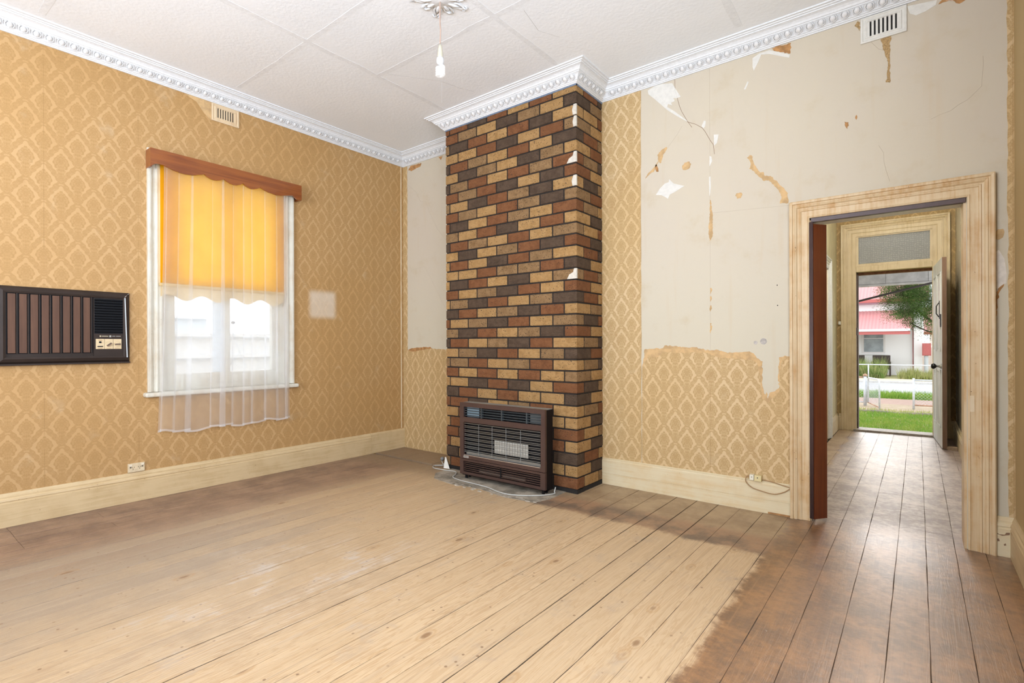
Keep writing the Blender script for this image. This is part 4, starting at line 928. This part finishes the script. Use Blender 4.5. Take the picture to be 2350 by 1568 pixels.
# ------------------------------------------------------------------ hall beyond the doorway
HD0, HD1 = 6.40, 7.285            # opening in the hall's left wall
o = MB().box(HX0 - .14, HX0, YB + T - .02, HD0, -.05, ZC).box(HX0 - .14, HX0, HD1, HY1 + .1, -.05, ZC).box(HX0 - .14, HX0, HD0, HD1, 2.06, ZC).build('wall_hall_left', M['hallyellow'])
tag(o, 'yellowed painted wall on the left side of the hall', 'wall', kind='structure')
o = MB().box(HX1, HX1 + .14, YB + T - .02, HY1 + .1, -.05, ZC).build('wall_hall_right', M['hallgloss'])
tag(o, 'glossy painted wall on the right side of the hall', 'wall', kind='structure')
FX0, FX1 = -.64, .145
o = MB().box(HX0 - .1, FX0 - .02, HY1, HY1 + .2, -.05, ZC).box(FX1 + .02, HX1 + .1, HY1, HY1 + .2, -.05, ZC).box(FX0 - .02, FX1 + .02, HY1, HY1 + .2, 2.60, ZC).build('wall_hall_end', M['paper_hall'])
tag(o, 'end wall of the hall in dull brown damask wallpaper around the front door', 'wall', kind='structure')
o = MB().box(HX0 - .14, HX1 + .14, YB + T - .04, HY1 + .2, ZC, ZC + .1).build('ceiling_hall', plain('hall_ceiling_white', (.74, .73, .69), .8))
tag(o, 'plain white ceiling of the hall', 'ceiling', kind='structure')
o = MB().sweep([(HX0, HD1 + .14), (HX0, HY1 - .001)], bp, lambda a, b_, e: (a, b_, e)).sweep([(HX0 + .02, HY1), (FX0 - .165, HY1)], bp, lambda a, b_, e: (a, b_, e)).build('baseboard_hall_left', M['halltrim'])
tag(o, 'grubby cream skirting in the left corner of the hall', 'skirting', kind='structure')
o = MB().sweep([(HX1, HY1 - .001), (HX1, YB + T + .03)], bp, lambda a, b_, e: (a, b_, e)).sweep([(FX1 + .165, HY1), (HX1 - .001, HY1)], bp, lambda a, b_, e: (a, b_, e)).build('baseboard_hall_right', M['halltrim'])
tag(o, 'cream skirting along the right wall of the hall', 'skirting', kind='structure')
# side doorway of the hall
d3 = thing('door_3', 'side doorway of the hall with white painted frame', 'door', (HX0, 6.85, 0), kind='structure')
MB().sweep([(HD1 - .004, 0), (HD1 - .004, 2.055), (HD0 + .004, 2.055), (HD0 + .004, 0)], [(q * 1.25, e) for q, e in ap], lambda a, b_, e: (HX0 + e, a, b_)).build('architrave', plain('hall_white_gloss', (.78, .77, .72), .35, var=.08), d3)
MB().box(HX0 - .14, HX0, HD1 - .016, HD1 + .004, 0, 2.06).build('jamb', M['halltrim'], d3)
MB().box(HX0 - .14, HX0, HD0 - .004, HD0 + .016, 0, 2.06).build('jamb', M['halltrim'], d3)
MB().box(HX0 - .14, HX0, HD0, HD1, 2.045, 2.065).build('head', M['halltrim'], d3)
MB().box(HX0 - .115, HX0 - .08, HD0 + .016, HD1 - .016, .006, 2.045).build('leaf', M['halltrim'], d3)
# front door frame with transom light
d2 = thing('door_2', 'white front door standing open with frosted transom light above', 'front door', (-.25, HY1, 0), kind='structure')
MB().sweep([(FX1 + .035, 0), (FX1 + .035, 2.60), (FX0 - .035, 2.60), (FX0 - .035, 0)], [(q * 1.32, e * 1.05) for q, e in ap], lambda a, b_, e: (a, HY1 - e, b_)).build('architrave', M['halltrim'], d2)
for x0, x1 in ((FX0 - .04, FX0), (FX1, FX1 + .04)): MB().box(x0, x1, HY1 - .012, HY1 + .19, 0, 2.60).build('jamb', M['halltrim'], d2)
MB().box(FX0, FX1, HY1 - .012, HY1 + .19, 2.56, 2.61).build('head', M['halltrim'], d2)
MB().box(FX0, FX1, HY1 - .014, HY1 + .12, 2.092, 2.165).build('transom_bar', M['halltrim'], d2, bevel=.006)
MB().box(FX0, FX1, HY1 + .09, HY1 + .15, 2.06, 2.092).build('outer_stop', plain('weathered_red_wood', (.27, .12, .07), .7, var=.3), d2)
MB().box(FX0 - .002, FX0 + .016, HY1 + .06, HY1 + .19, 0, 2.09).build('outer_stop', plain('dark_weathered_edge', (.10, .065, .05), .7, var=.3), d2)
for q in ((FX0, FX0 + .028, 2.165, 2.56), (FX1 - .022, FX1, 2.165, 2.56), (FX0 + .028, FX1 - .022, 2.165, 2.198), (FX0 + .028, FX1 - .022, 2.546, 2.56)):
    MB().box(q[0], q[1], HY1 + .0, HY1 + .04, q[2], q[3]).build('transom_sash', M['halltrim'], d2)
def frosted():
    t = NT('patterned_frosted_glass'); t.pos(); v = t.voro(t.P, 42, 'F1', .35); nm = t.bump(v, .01); f = t.step(v, .35, .15)
    c = t.mix(f, (.54, .55, .55), (.70, .70, .68)); tr = t.n('ShaderNodeBsdfTranslucent'); t.setin(tr.inputs[0], c); g = t.bsdf(c, .35, normal=nm)
    mx = t.n('ShaderNodeMixShader'); mx.inputs[0].default_value = .6; t.t.links.new(tr.outputs[0], mx.inputs[1]); t.t.links.new(g, mx.inputs[2]); return t.end(mx.outputs[0])
MB().box(FX0 + .026, FX1 - .020, HY1 + .016, HY1 + .022, 2.196, 2.548).build('transom_pane', frosted(), d2)
MB().box(FX0 - .03, FX1 + .03, HY1 - .05, HY1 + .22, -.02, .022).build('threshold', plain('worn_grey_sill', (.34, .29, .24), .6, var=.3), d2, bevel=.005)
MB().box(FX0 + .002, FX0 + .010, HY1 - .018, HY1 + .012, 1.26, 1.36).build('strike_plate', plain('dark_steel', (.07, .06, .06), .4, .5), d2)
# leaf, hinged at the right and swung into the hall
ha = Vector((.150, 8.135, 0)); hb = Vector((.208, 7.26, 0)); ld = (hb - ha).normalized(); LL = (hb - ha).length; ln = Vector((-ld.y, ld.x, 0))   # ln points to +x side
if ln.x < 0: ln = -ln
def LP(a, e, z): p = ha + ld * a + ln * e; return (p.x, p.y, z)
def lbox(m, a0, a1, e0, e1, z0, z1):
    c = (Vector(LP(a0, e0, z0)) + Vector(LP(a1, e1, z1))) / 2
    return m.obox(c, ld * ((a1 - a0) / 2), ln * ((e1 - e0) / 2), (0, 0, (z1 - z0) / 2))
lf = lbox(MB(), 0, LL - .002, 0, .040, .012, 2.08).build('leaf', M['doorwhite'], d2)
lbox(MB(), LL - .0025, LL + .001, .001, .039, .012, 2.08).build('leaf_edge', woodmat('bare_brown_door_edge', (.13, .065, .032), (.19, .11, .065), 2, .6, 0), lf)
for a0, a1 in ((.11, LL / 2 - .05), (LL / 2 + .05, LL - .11)):
    for z0, z1 in ((.22, .86), (1.06, 1.94)):
        m = MB(); e = -.007
        for q in ((a0, a1, z0, z0 + .02), (a0, a1, z1 - .02, z1), (a0, a0 + .02, z0, z1), (a1 - .02, a1, z0, z1)): lbox(m, q[0], q[1], e, .002, q[2], q[3])
        m.build('panel_moulding', M['doorwhite'], lf)
        lbox(MB(), a0 + .06, a1 - .06, -.004, .002, z0 + .06, z1 - .06).build('raised_panel', M['doorwhite'], lf)
kb = Vector(LP(LL - .07, 0, .90)); MB().lathe([(.028, -.0005), (.026, .008), (.014, .016), (.010, .042)], kb, 16, Vector((0, 0, 1)).rotation_difference(-ln).to_matrix()).build('knob_spindle', plain('grey_steel_spindle', (.42, .43, .43), .35, .6), lf, smooth=True)
m = MB().lathe([(.010, .040), (.018, .046), (.030, .060), (.031, .074), (.022, .086), (.006, .090)], kb, 18, Vector((0, 0, 1)).rotation_difference(-ln).to_matrix())
m.build('door_knob', plain('black_knob', (.008, .008, .008), .35), lf, smooth=True)
lbox(MB(), LL - .11, LL - .075, -.010, 0, 1.33, 1.47).build('door_latch', plain('dark_iron', (.05, .05, .05), .4, .6), lf)
m = MB(); lbox(m, LL - .16, LL - .145, -.012, 0, 1.42, 1.62); m.tube([LP(LL - .152, -.012, 1.60), LP(LL - .152, -.035, 1.56), LP(LL - .152, -.035, 1.48), LP(LL - .152, -.012, 1.44)], .006, 6)
m.build('pull_handle', plain('dark_iron_pull', (.05, .05, .05), .4, .6), lf)
hk = thing('door_hook', 'small dark metal latch plate on the wallpaper behind the front door', 'latch', (.27, HY1, 1.36))
MB().box(.245, .285, HY1 - .006, HY1 - .0005, 1.325, 1.40).build('plate', plain('dark_iron_latch', (.06, .06, .06), .4, .6), hk)
MB().tube([(.265, HY1 - .004, 1.362), (.265, HY1 - .022, 1.362), (.295, HY1 - .022, 1.362)], .006, 6).build('bolt', plain('dark_iron_bolt', (.06, .06, .06), .4, .6), hk)
hk = MB().box(-.838, -.800, HY1 - .030, HY1 - .0005, 1.405, 1.450).build('door_chime', plain('old_white_plastic', (.70, .66, .56), .4), bevel=.003)
tag(hk, 'small white plastic bell push on the wallpaper left of the front door', 'bell push')
bk = MB().box(.245, .335, 7.28, 7.33, .0, .035).build('door_wedge', plain('raw_wood_block', (.36, .25, .15), .7, var=.15), bevel=.002)
tag(bk, 'small wooden wedge block on the hall floor behind the open door', 'door wedge')

# lamp added out of view to brighten the hall and its floor
hl = thing('added_hall_lamp', 'round white lamp added out of view to brighten the hall', 'ceiling lamp', (-.25, 5.9, 2.85))
t = NT('added_lamp_globe'); e = t.n('ShaderNodeEmission'); e.inputs[0].default_value = (1, .98, .95, 1); e.inputs[1].default_value = 165.0; M['globe'] = t.end(e.outputs[0])
MB().lathe([(.02, -.11), (.06, -.095), (.095, -.055), (.11, 0), (.095, .055), (.06, .095), (.03, .108)], (-.25, 5.9, 2.92), 20).build('globe', M['globe'], hl, smooth=True)
MB().lathe([(.045, 3.02), (.05, 3.05), (.035, 3.08), (.012, 3.10), (.012, 3.24), (.05, 3.26)], (-.25, 5.9, 0), 16).build('stem', plain('lamp_brass', (.5, .4, .2), .35, .8), hl, smooth=True)

# ------------------------------------------------------------------ outside the front door
def yard_z(y): return -.30 + (y - 8.6) * (-.28 / 7.4) if y < 16 else -.58
def groundmat(name, c1, c2, scale=6, c3=None):
    t = NT(name); t.pos(); n1 = t.noise(t.P, scale, 5, .65); n2 = t.noise(t.P, scale * 9, 3); c = t.mix(t.step(n1 * .6 + n2 * .4, .36, .64), c1, c2)
    return t.end(t.bsdf(c, .95, 0, .1, t.bump(n2, .01)))
M['soil'] = groundmat('lawn_soil', (.20, .28, .07), (.30, .22, .13), 1.6)
M['dirt'] = groundmat('dry_dirt', (.44, .36, .26), (.34, .27, .19), 3)
gy = MB(); 
for a, b_ in ((8.42, 12), (12, 16)): gy.add([(-9, a, yard_z(a)), (8, a, yard_z(a)), (8, b_, yard_z(b_)), (-9, b_, yard_z(b_)), (-9, a, -1.2), (8, a, -1.2), (8, b_, -1.2), (-9, b_, -1.2)], [(0, 1, 2, 3), (7, 6, 5, 4), (0, 4, 5, 1), (3, 2, 6, 7), (0, 3, 7, 4), (1, 5, 6, 2)])
tag(gy.build('lawn_ground', M['soil']), 'patchy earth of the front lawn', 'lawn', kind='structure')
def strip(name, y0, y1, z, mat, label, cat): return tag(MB().box(-16, 14, y0, y1, -1.3, z).build(name, mat), label, cat, kind='structure')
strip('garden_edge', 16, 18.3, -.585, M['dirt'], 'dry dirt strip behind the front fence', 'ground')
strip('footpath', 18.3, 20.3, -.60, groundmat('pinkish_footpath', (.42, .30, .25), (.36, .26, .21), 5), 'pinkish footpath beyond the front fence', 'footpath')
strip('grass_verge', 20.3, 22.6, -.61, groundmat('verge', (.20, .30, .06), (.34, .36, .14), 3), 'grassy verge between footpath and road', 'verge')
strip('road', 22.6, 29.2, -.66, groundmat('pale_road', (.40, .40, .41), (.46, .46, .47), 4), 'pale grey suburban road', 'road')
strip('far_kerb', 29.2, 29.6, -.58, groundmat('kerb', (.62, .60, .56), (.5, .48, .45), 6), 'concrete kerb on the far side of the road', 'kerb')
strip('far_verge', 29.6, 31.8, -.60, groundmat('sandy_verge', (.62, .55, .43), (.50, .45, .32), 3), 'sandy verge across the road', 'verge')
strip('far_garden', 31.8, 60, -.62, groundmat('far_garden', (.30, .32, .14), (.42, .36, .22), 2), 'weedy garden ground before the house opposite', 'ground')
def blades(name, n, xr, yr, zf, h, wd, cols, label, cat):
    m = MB()
    for k in range(n):
        x = random.uniform(*xr); y = random.uniform(*yr); z = zf(y); hh = random.uniform(*h) * (.35 + .65 * abs(math.sin(x * 2.9 + y * 1.3) * math.cos(x * 1.1 - y * 2.1 + .4))) if h[1] > .3 else random.uniform(*h); an = random.uniform(0, 6.28); lean = random.uniform(.1, .6) * hh
        dx, dy = math.cos(an) * wd, math.sin(an) * wd; lx, ly = random.uniform(-lean, lean), random.uniform(-lean, lean)
        m.add([(x - dx, y - dy, z - .01), (x + dx, y + dy, z - .01), (x + lx, y + ly, z + hh)], [(0, 1, 2)])
    t = NT(name + '_green'); t.pos(); n1 = t.noise(t.P, 3.0, 4, .6); n2 = t.noise(t.P, 24, 3)
    c = t.mix(t.step(n1, .38, .62), cols[0], cols[1]); c = t.mix(t.step(n2, .55, .72), c, cols[2])
    d = t.n('ShaderNodeBsdfDiffuse'); t.setin(d.inputs[0], c); tr = t.n('ShaderNodeBsdfTranslucent'); t.setin(tr.inputs[0], c); mx = t.n('ShaderNodeMixShader'); mx.inputs[0].default_value = .35
    t.t.links.new(d.outputs[0], mx.inputs[1]); t.t.links.new(tr.outputs[0], mx.inputs[2]); mat = t.end(mx.outputs[0])
    me = bpy.data.meshes.new(name); me.from_pydata(m.v, [], m.f)
    return tag(link(name, me, mat), label, cat, kind='stuff')
GR = ((.15, .30, .045), (.27, .36, .07), (.40, .37, .17))
blades('lawn_grass', 15000, (-2.0, 1.2), (9.6, 15.6), yard_z, (.03, .10), .009, GR, 'short green grass on the front lawn', 'grass')
blades('verge_grass', 4500, (-2.2, 1.0), (20.4, 21.8), lambda y: -.61, (.06, .24), .012, ((.18, .34, .05), (.30, .42, .08), (.42, .44, .18)), 'longer green grass on the roadside verge', 'grass')
blades('dirt_grass', 900, (-2.0, 1.0), (16.0, 16.5), lambda y: -.585, (.03, .10), .010, ((.40, .38, .16), (.34, .40, .12), (.55, .48, .30)), 'sparse dry grass tufts along the front fence', 'grass')
blades('far_weeds', 7000, (-4.2, -1.35), (32.2, 34.0), lambda y: -.62, (.35, 1.25), .020, ((.22, .33, .09), (.40, .42, .18), (.60, .50, .34)), 'tall weeds in front of the house opposite', 'weeds')
blades('far_low_weeds', 3500, (-.75, 1.6), (32.2, 34.0), lambda y: -.62, (.2, .75), .020, ((.34, .38, .12), (.46, .46, .20), (.46, .34, .24)), 'low weeds beside the tan fence opposite', 'weeds')
lg = MB(); pts = [(-3.2 + k * .4, 15.75 + random.uniform(-.04, .04), -.575 + random.uniform(-.01, .015)) for k in range(12)]
lg.tube(pts, [.055 + random.uniform(-.012, .012) for _ in pts], 8)
tag(lg.build('garden_log', plain('grey_weathered_log', (.20, .16, .135), .9, var=.4, nscale=20), smooth=True), 'grey weathered timber edging log along the lawn', 'log')
# verandah
MB_ = MB().box(-4, 3, 8.41, 10.05, 2.42, 2.50)
tag(MB_.build('verandah_roof', plain('verandah_lining', (.36, .35, .35), .7)), 'boarded verandah roof lining outside the front door', 'verandah', kind='structure')
vf = thing('verandah_beam', 'grey weathered boarded beam under the verandah roof edge', 'beam', (-.3, 10.0, 2.06))
gm = plain('weathered_grey_boards', (.60, .585, .585), .75, var=.18, nscale=9)
for k in range(6): MB().box(-1.95 + k * .52, -1.434 + k * .52, 9.98, 10.02, 2.09, 2.42).build('board', gm, vf)
MB().box(-1.95, 1.2, 9.97, 10.03, 2.055, 2.086).build('lower_batten', gm, vf)
MB().box(-1.95, 1.2, 10.02, 10.05, 2.06, 2.42).build('backing', plain('dark_board_back', (.12, .11, .11), .8), vf)
MB().tube([(-1.25, 9.72, 1.685), (.75, 9.72, 2.175), (1.15, 9.98, 2.30)], .016, 8).build('stay_rod', plain('dark_stay_rod', (.055, .045, .045), .5), vf)
# front fence and gate
galv = plain('galvanised_pipe', (.62, .65, .70), .45, .25, var=.12, nscale=15)
rust = plain('rusty_rail', (.46, .27, .18), .7, var=.3, nscale=15)
def chain(m, P0, P1, z0, z1, cell=.075, r=.0019):
    P0, P1 = Vector(P0), Vector(P1); L = (P1 - P0).length; d = (P1 - P0) / L; H = z1 - z0
    a = -H
    while a < L:
        for sg in (1, -1):
            s0, s1 = (a, a + H) if sg == 1 else (a + H, a)
            pts = []
            for s_, z in ((s0, z0), (s1, z1)): pts.append([s_, z])
            (sa, za), (sb, zb_) = pts
            t0, t1 = 0, 1
            if abs(sb - sa) > 1e-6:
                q0, q1 = sorted(((0 - sa) / (sb - sa), (L - sa) / (sb - sa))); t0, t1 = max(t0, q0), min(t1, q1)
            if t1 - t0 > .02:
                A_ = P0 + d * (sa + (sb - sa) * t0); B_ = P0 + d * (sa + (sb - sa) * t1)
                m.tube([(A_.x, A_.y, za + (zb_ - za) * t0), (B_.x, B_.y, za + (zb_ - za) * t1)], r, 3, False)
        a += cell
    return m
gp = thing('gate_post', 'round capped galvanised gate post left of the front gate', 'post', (-1.16, 17.5, -.585))
MB().tube([(-1.16, 17.5, -.60), (-1.16, 17.5, .25)], .040, 12).build('post', galv, gp, smooth=True)
MB().lathe([(.052, .24), (.054, .27), (.030, .30), (.004, .31)], (-1.16, 17.5, 0), 12).build('cap', rust, gp, smooth=True)
ff = thing('wire_fence', 'chain wire fence section with rusty rail left of the gate', 'fence', (-2.2, 17.5, -.585))
MB().tube([(-4.5, 17.5, .20), (-1.207, 17.5, .21)], .024, 8).build('top_rail', rust, ff, smooth=True)
MB().tube([(-4.5, 17.5, -.50), (-1.207, 17.5, -.49)], .018, 8).build('bottom_rail', galv, ff, smooth=True)
chain(MB(), (-3.4, 17.5, 0), (-1.21, 17.5, 0), -.49, .20).build('chain_mesh', galv, ff)
MB().tube([(-4.5, 17.5, -.6), (-4.5, 17.5, .22)], .03, 8).build('post', galv, ff, smooth=True)
gt = thing('garden_gate', 'pipe frame garden gate standing open towards the house', 'gate', (-1.08, 17.46, -.585))
ga, gb = Vector((-1.09, 17.46, 0)), Vector((-.79, 16.62, 0)); gd = (gb - ga)
GP = lambda s_, z: tuple(ga + gd * s_ + Vector((0, 0, z)))
MB().tube([GP(0, -.50), GP(0, .10), GP(.02, .17), GP(.1, .20), GP(.9, .20), GP(.98, .17), GP(1, .10), GP(1, -.585)], .022, 8).build('frame', galv, gt, smooth=True)
MB().tube([GP(0, -.49), GP(1, -.53)], .017, 8).build('bottom_rail', rust, gt, smooth=True)
chain(MB(), GP(0, 0), GP(1, 0), -.5, .18).build('chain_mesh', galv, gt)
fr = thing('wire_fence', 'chain wire fence section with white pipe rail right of the gate', 'fence', (.6, 17.2, -.585))
MB().tube([(-.085, 17.2, -.60), (-.085, 17.2, .235)], .027, 10).build('post', galv, fr, smooth=True)
MB().tube([(-.085, 17.2, .185), (2.6, 17.2, .185)], .022, 8).build('top_rail', galv, fr, smooth=True)
MB().tube([(-.085, 17.2, -.47), (2.6, 17.2, -.47)], .018, 8).build('bottom_rail', rust, fr, smooth=True)
MB().tube([(2.6, 17.2, -.60), (2.6, 17.2, .235)], .034, 10).build('post', galv, fr, smooth=True)
chain(MB(), (-.05, 17.2, 0), (1.5, 17.2, 0), -.46, .18).build('chain_mesh', galv, fr)
f2 = thing('far_fence', 'thin white pipe rail fence across the road', 'fence', (-1, 31.7, -.6))
MB().tube([(-7, 31.7, .09), (5, 31.7, .09)], .026, 8).build('top_rail', galv, f2, smooth=True)
for xx in (-5.6, -1.96, 1.7): MB().tube([(xx, 31.7, -.6), (xx, 31.7, .09)], .03, 8).build('post', galv, f2, smooth=True)
# house opposite
hs = thing('house', 'white house opposite with pinkish red corrugated roofs', 'house', (-3, 36, -.62))
wm = plain('white_render', (.86, .855, .84), .8, var=.03); redp = plain('faded_red_paint', (.46, .12, .11), .6, var=.1)
def roofmat():
    t = NT('pink_corrugated_iron'); x, y, z = t.pos(); s_ = t.math('SINE', x * (2 * math.pi / .16)); c = t.mix(t.step(s_, -.6, .7) * .4, (.58, .25, .25), (.68, .36, .34)); return t.end(t.bsdf(c, .5, .1, .4))
rm = roofmat()
MB().box(-10, .0, 36, 36.25, -.7, 3.6).build('wall', wm, hs)
MB().box(-.16, .20, 35.7, 36.3, -.7, 3.4).build('pilaster', wm, hs)
def corr(x0, x1, ya, za, yb, zb_):
    n = int((x1 - x0) / .08); vs = []
    for k in range(n + 1):
        x = x0 + (x1 - x0) * k / n; dz = .022 if k % 2 else 0
        vs += [(x, ya, za + dz), (x, yb, zb_ + dz)]
    return MB().add(vs, [(2 * k, 2 * k + 2, 2 * k + 3, 2 * k + 1) for k in range(n)])
corr(-10, -.25, 33.9, 1.90, 36.0, 3.0).build('verandah_roof', rm, hs)
corr(-10, .5, 35.5, 3.62, 39.5, 6.4).build('main_roof', rm, hs)
MB().box(-10, -.3, 33.85, 33.97, 1.80, 1.92).build('gutter', plain('white_gutter', (.86, .86, .86), .5), hs)
MB().box(-10, -.3, 33.90, 33.95, 1.63, 1.80).build('fascia', redp, hs)
MB().box(-10, .4, 35.45, 35.55, 3.46, 3.64).build('main_gutter', redp, hs)
MB().box(-10, .2, 35.6, 36.0, 3.38, 3.46).build('soffit', plain('mauve_soffit', (.42, .28, .33), .7), hs)
wv_ = MB().box(-2.52, -1.44, 35.94, 36.02, .56, 1.80).build('window', plain('grey_window_frame', (.70, .68, .65), .6), hs)
for z0, z1 in ((.68, 1.42), (1.46, 1.72)): MB().box(-2.43, -1.53, 35.925, 35.945, z0, z1).build('pane', plain('grey_curtained_pane', (.30, .34, .35), .3, var=.25, nscale=3), wv_)
MB().box(-2.56, -1.40, 35.90, 36.0, .52, .57).build('sill', wm, wv_)
MB().lathe([(.06, 0), (.06, .01)], (-2.0, 35.99, 3.2), 10, Matrix.Rotation(R(90), 3, 'X')).build('wall_vent', plain('vent_grey', (.7, .68, .66), .7), hs)
MB().tube([(-.20, 35.95, -.6), (-.20, 35.95, 3.3)], .018, 6).build('downpipe', redp, hs)
for xx, lab in ((-1.58, 'dark brown outdoor armchair below the window of the house opposite'), (-2.75, 'dark brown outdoor armchair at the left edge of the front door view')):
    c_ = thing('outdoor_chair', lab, 'chair', (xx, 34.6, -.62)); br = plain('dark_brown_wicker', (.05, .032, .028), .7)
    MB().box(xx - .40, xx + .40, 35.1, 35.2, -.2, .50).build('backrest', br, c_, bevel=.02); MB().box(xx - .40, xx + .40, 34.6, 35.1, -.25, -.15).build('seat', br, c_)
    for sx in (-1, 1): MB().box(xx + sx * .40 - .03, xx + sx * .40 + .03, 34.6, 35.2, -.62, .15).build('arm', br, c_)
mb_ = thing('meter_box', 'dark red meter box beside the white pilaster across the road', 'meter box', (.36, 35.2, .42))
MB().box(.19, .56, 35.2, 35.5, .50, 1.16).build('box', redp, mb_); MB().box(.22, .53, 35.185, 35.2, .53, 1.13).build('door', redp, mb_); MB().tube([(.36, 35.35, -.6), (.36, 35.35, .5)], .09, 8).build('post', plain('grey_post', (.5, .53, .55), .6), mb_)
tf = thing('tan_fence', 'tan sheet metal fence beside the house opposite', 'fence', (1.8, 36.5, -.62)); tm = plain('tan_colorbond', (.66, .57, .51), .6, var=.04)
for k in range(9): MB().box(.2 + k * .42, .605 + k * .42, 36.5, 36.53, -.62, .92).build('sheet', tm, tf); 
for k in range(10): MB().box(.19 + k * .42, .225 + k * .42, 36.46, 36.5, -.62, .95).build('post', tm, tf)
nh = thing('neighbour_house', 'pale neighbouring house with red roof edge behind the tan fence', 'house', (4, 42, -.62))
MB().box(.6, 9, 42, 42.3, -.7, 1.9).build('wall', wm, nh); corr(.3, 9, 41.4, 1.85, 45, 3.6).build('roof', rm, nh); MB().box(.3, 9, 41.35, 41.42, 1.70, 1.88).build('gutter', redp, nh)
# tree over the footpath
tr_ = thing('tree', 'dark leafy street tree leaning over the footpath', 'tree', (1.9, 19.3, -.6))
bark = plain('dark_bark', (.085, .065, .055), .9, var=.3, nscale=30)
MB().tube([(1.9, 19.3, -.65), (1.75, 19.3, .4), (1.5, 19.25, 1.1), (1.2, 19.2, 1.6)], [.14, .12, .11, .09], 8).build('trunk', bark, tr_, smooth=True)
for pts, r_ in (([(1.35, 19.2, 1.4), (.6, 19.2, 1.62), (.15, 19.2, 1.95), (-.2, 19.2, 2.4)], .035), ([(1.0, 19.2, 1.5), (.4, 19.1, 1.45), (.02, 19.1, 1.62), (-.15, 19.1, 1.75)], .022), ([(1.3, 19.2, 1.6), (.8, 19.2, 2.6), (.3, 19.2, 3.6)], .06), ([(1.2, 19.2, 1.6), (1.0, 19.4, 3.2), (.9, 19.4, 4.2)], .06)):
    MB().tube(smooth(pts, 4), r_, 6).build('branch', bark, tr_, smooth=True)
m = MB(); random.seed(3)
clumps = []
while len(clumps) < 620:
    x, y, z = [random.uniform(-1, 1) for _ in range(3)]
    rr = math.sqrt(x * x + y * y + z * z)
    if .35 < rr < 1: clumps.append((.55 + 1.46 * x, 19.2 + 1.2 * y, 2.95 + 1.55 * z))
for k in range(150):
    x, y, z = [random.gauss(0, .45) for _ in range(3)]; clumps.append((-.22 + .68 * x, 19.1 + .6 * y, 2.5 + .72 * z - .35 * x))
for cx, cy, cz_ in clumps:
    for k in range(150):
        p = Vector((cx + random.gauss(0, .095), cy + random.gauss(0, .1), cz_ + random.gauss(0, .085)))
        a = Vector((random.gauss(0, 1), random.gauss(0, 1), random.gauss(0, 1))).normalized(); b_ = a.orthogonal().normalized(); s_ = random.uniform(.011, .024)
        m.add([p - a * s_, p + b_ * s_ * .33, p + a * s_, p - b_ * s_ * .33], [(0, 1, 2, 3)])
t = NT('tree_leaves'); t.pos(); n1 = t.noise(t.P, 2.4, 3); n2 = t.noise(t.P, 16, 3)
c = t.mix(t.step(n1, .4, .62), (.060, .092, .036), (.115, .205, .052)); c = t.mix(t.step(n2, .56, .7), c, (.15, .11, .078))
d = t.n('ShaderNodeBsdfDiffuse'); t.setin(d.inputs[0], c); q = t.n('ShaderNodeBsdfTranslucent'); t.setin(q.inputs[0], c); mx = t.n('ShaderNodeMixShader'); mx.inputs[0].default_value = .3
t.t.links.new(d.outputs[0], mx.inputs[1]); t.t.links.new(q.outputs[0], mx.inputs[2]); lm = t.end(mx.outputs[0])
me = bpy.data.meshes.new('foliage'); me.from_pydata(m.v, [], m.f); lo = link('foliage', me, lm, tr_); lo['kind'] = 'stuff'
# side yard outside the left window
sf = thing('side_fence', 'pale corrugated side fence outside the curtained window', 'fence', (-7.6, 2.5, -.4))
pm = plain('pale_fence_steel', (.88, .90, .92), .6, var=.03)
vs = []; n = 140
for k in range(n + 1): yy = -2 + 11.0 * k / n; dx = .018 if (k // 2) % 2 else 0; vs += [(-7.6 - dx, yy, -.5), (-7.6 - dx, yy, 1.29)]
MB().add(vs, [(2 * k, 2 * k + 2, 2 * k + 3, 2 * k + 1) for k in range(n)]).build('sheet', pm, sf)
MB().box(-7.60, -7.55, -2, 9, 1.27, 1.315).build('top_rail', pm, sf); MB().box(-7.60, -7.55, -2, 9, .98, 1.02).build('middle_rail', pm, sf)
nb = thing('side_shed', 'pale rendered shed wall beyond the side fence', 'shed', (-9.6, 3, -.4))
MB().box(-9.8, -9.6, 1.9, 3.75, -.5, 1.60).build('wall', plain('pale_blue_shed', (.70, .74, .77), .7), nb); MB().box(-9.9, -9.5, 1.85, 3.8, 1.60, 1.64).build('roof_edge', pm, nb)
tag(MB().box(-16, XL - .24, -12, 8.4, -1.2, -.4).build('side_yard', groundmat('pale_concrete_yard', (.55, .54, .52), (.48, .47, .45), 3)), 'pale concrete side yard outside the window', 'ground', kind='structure')
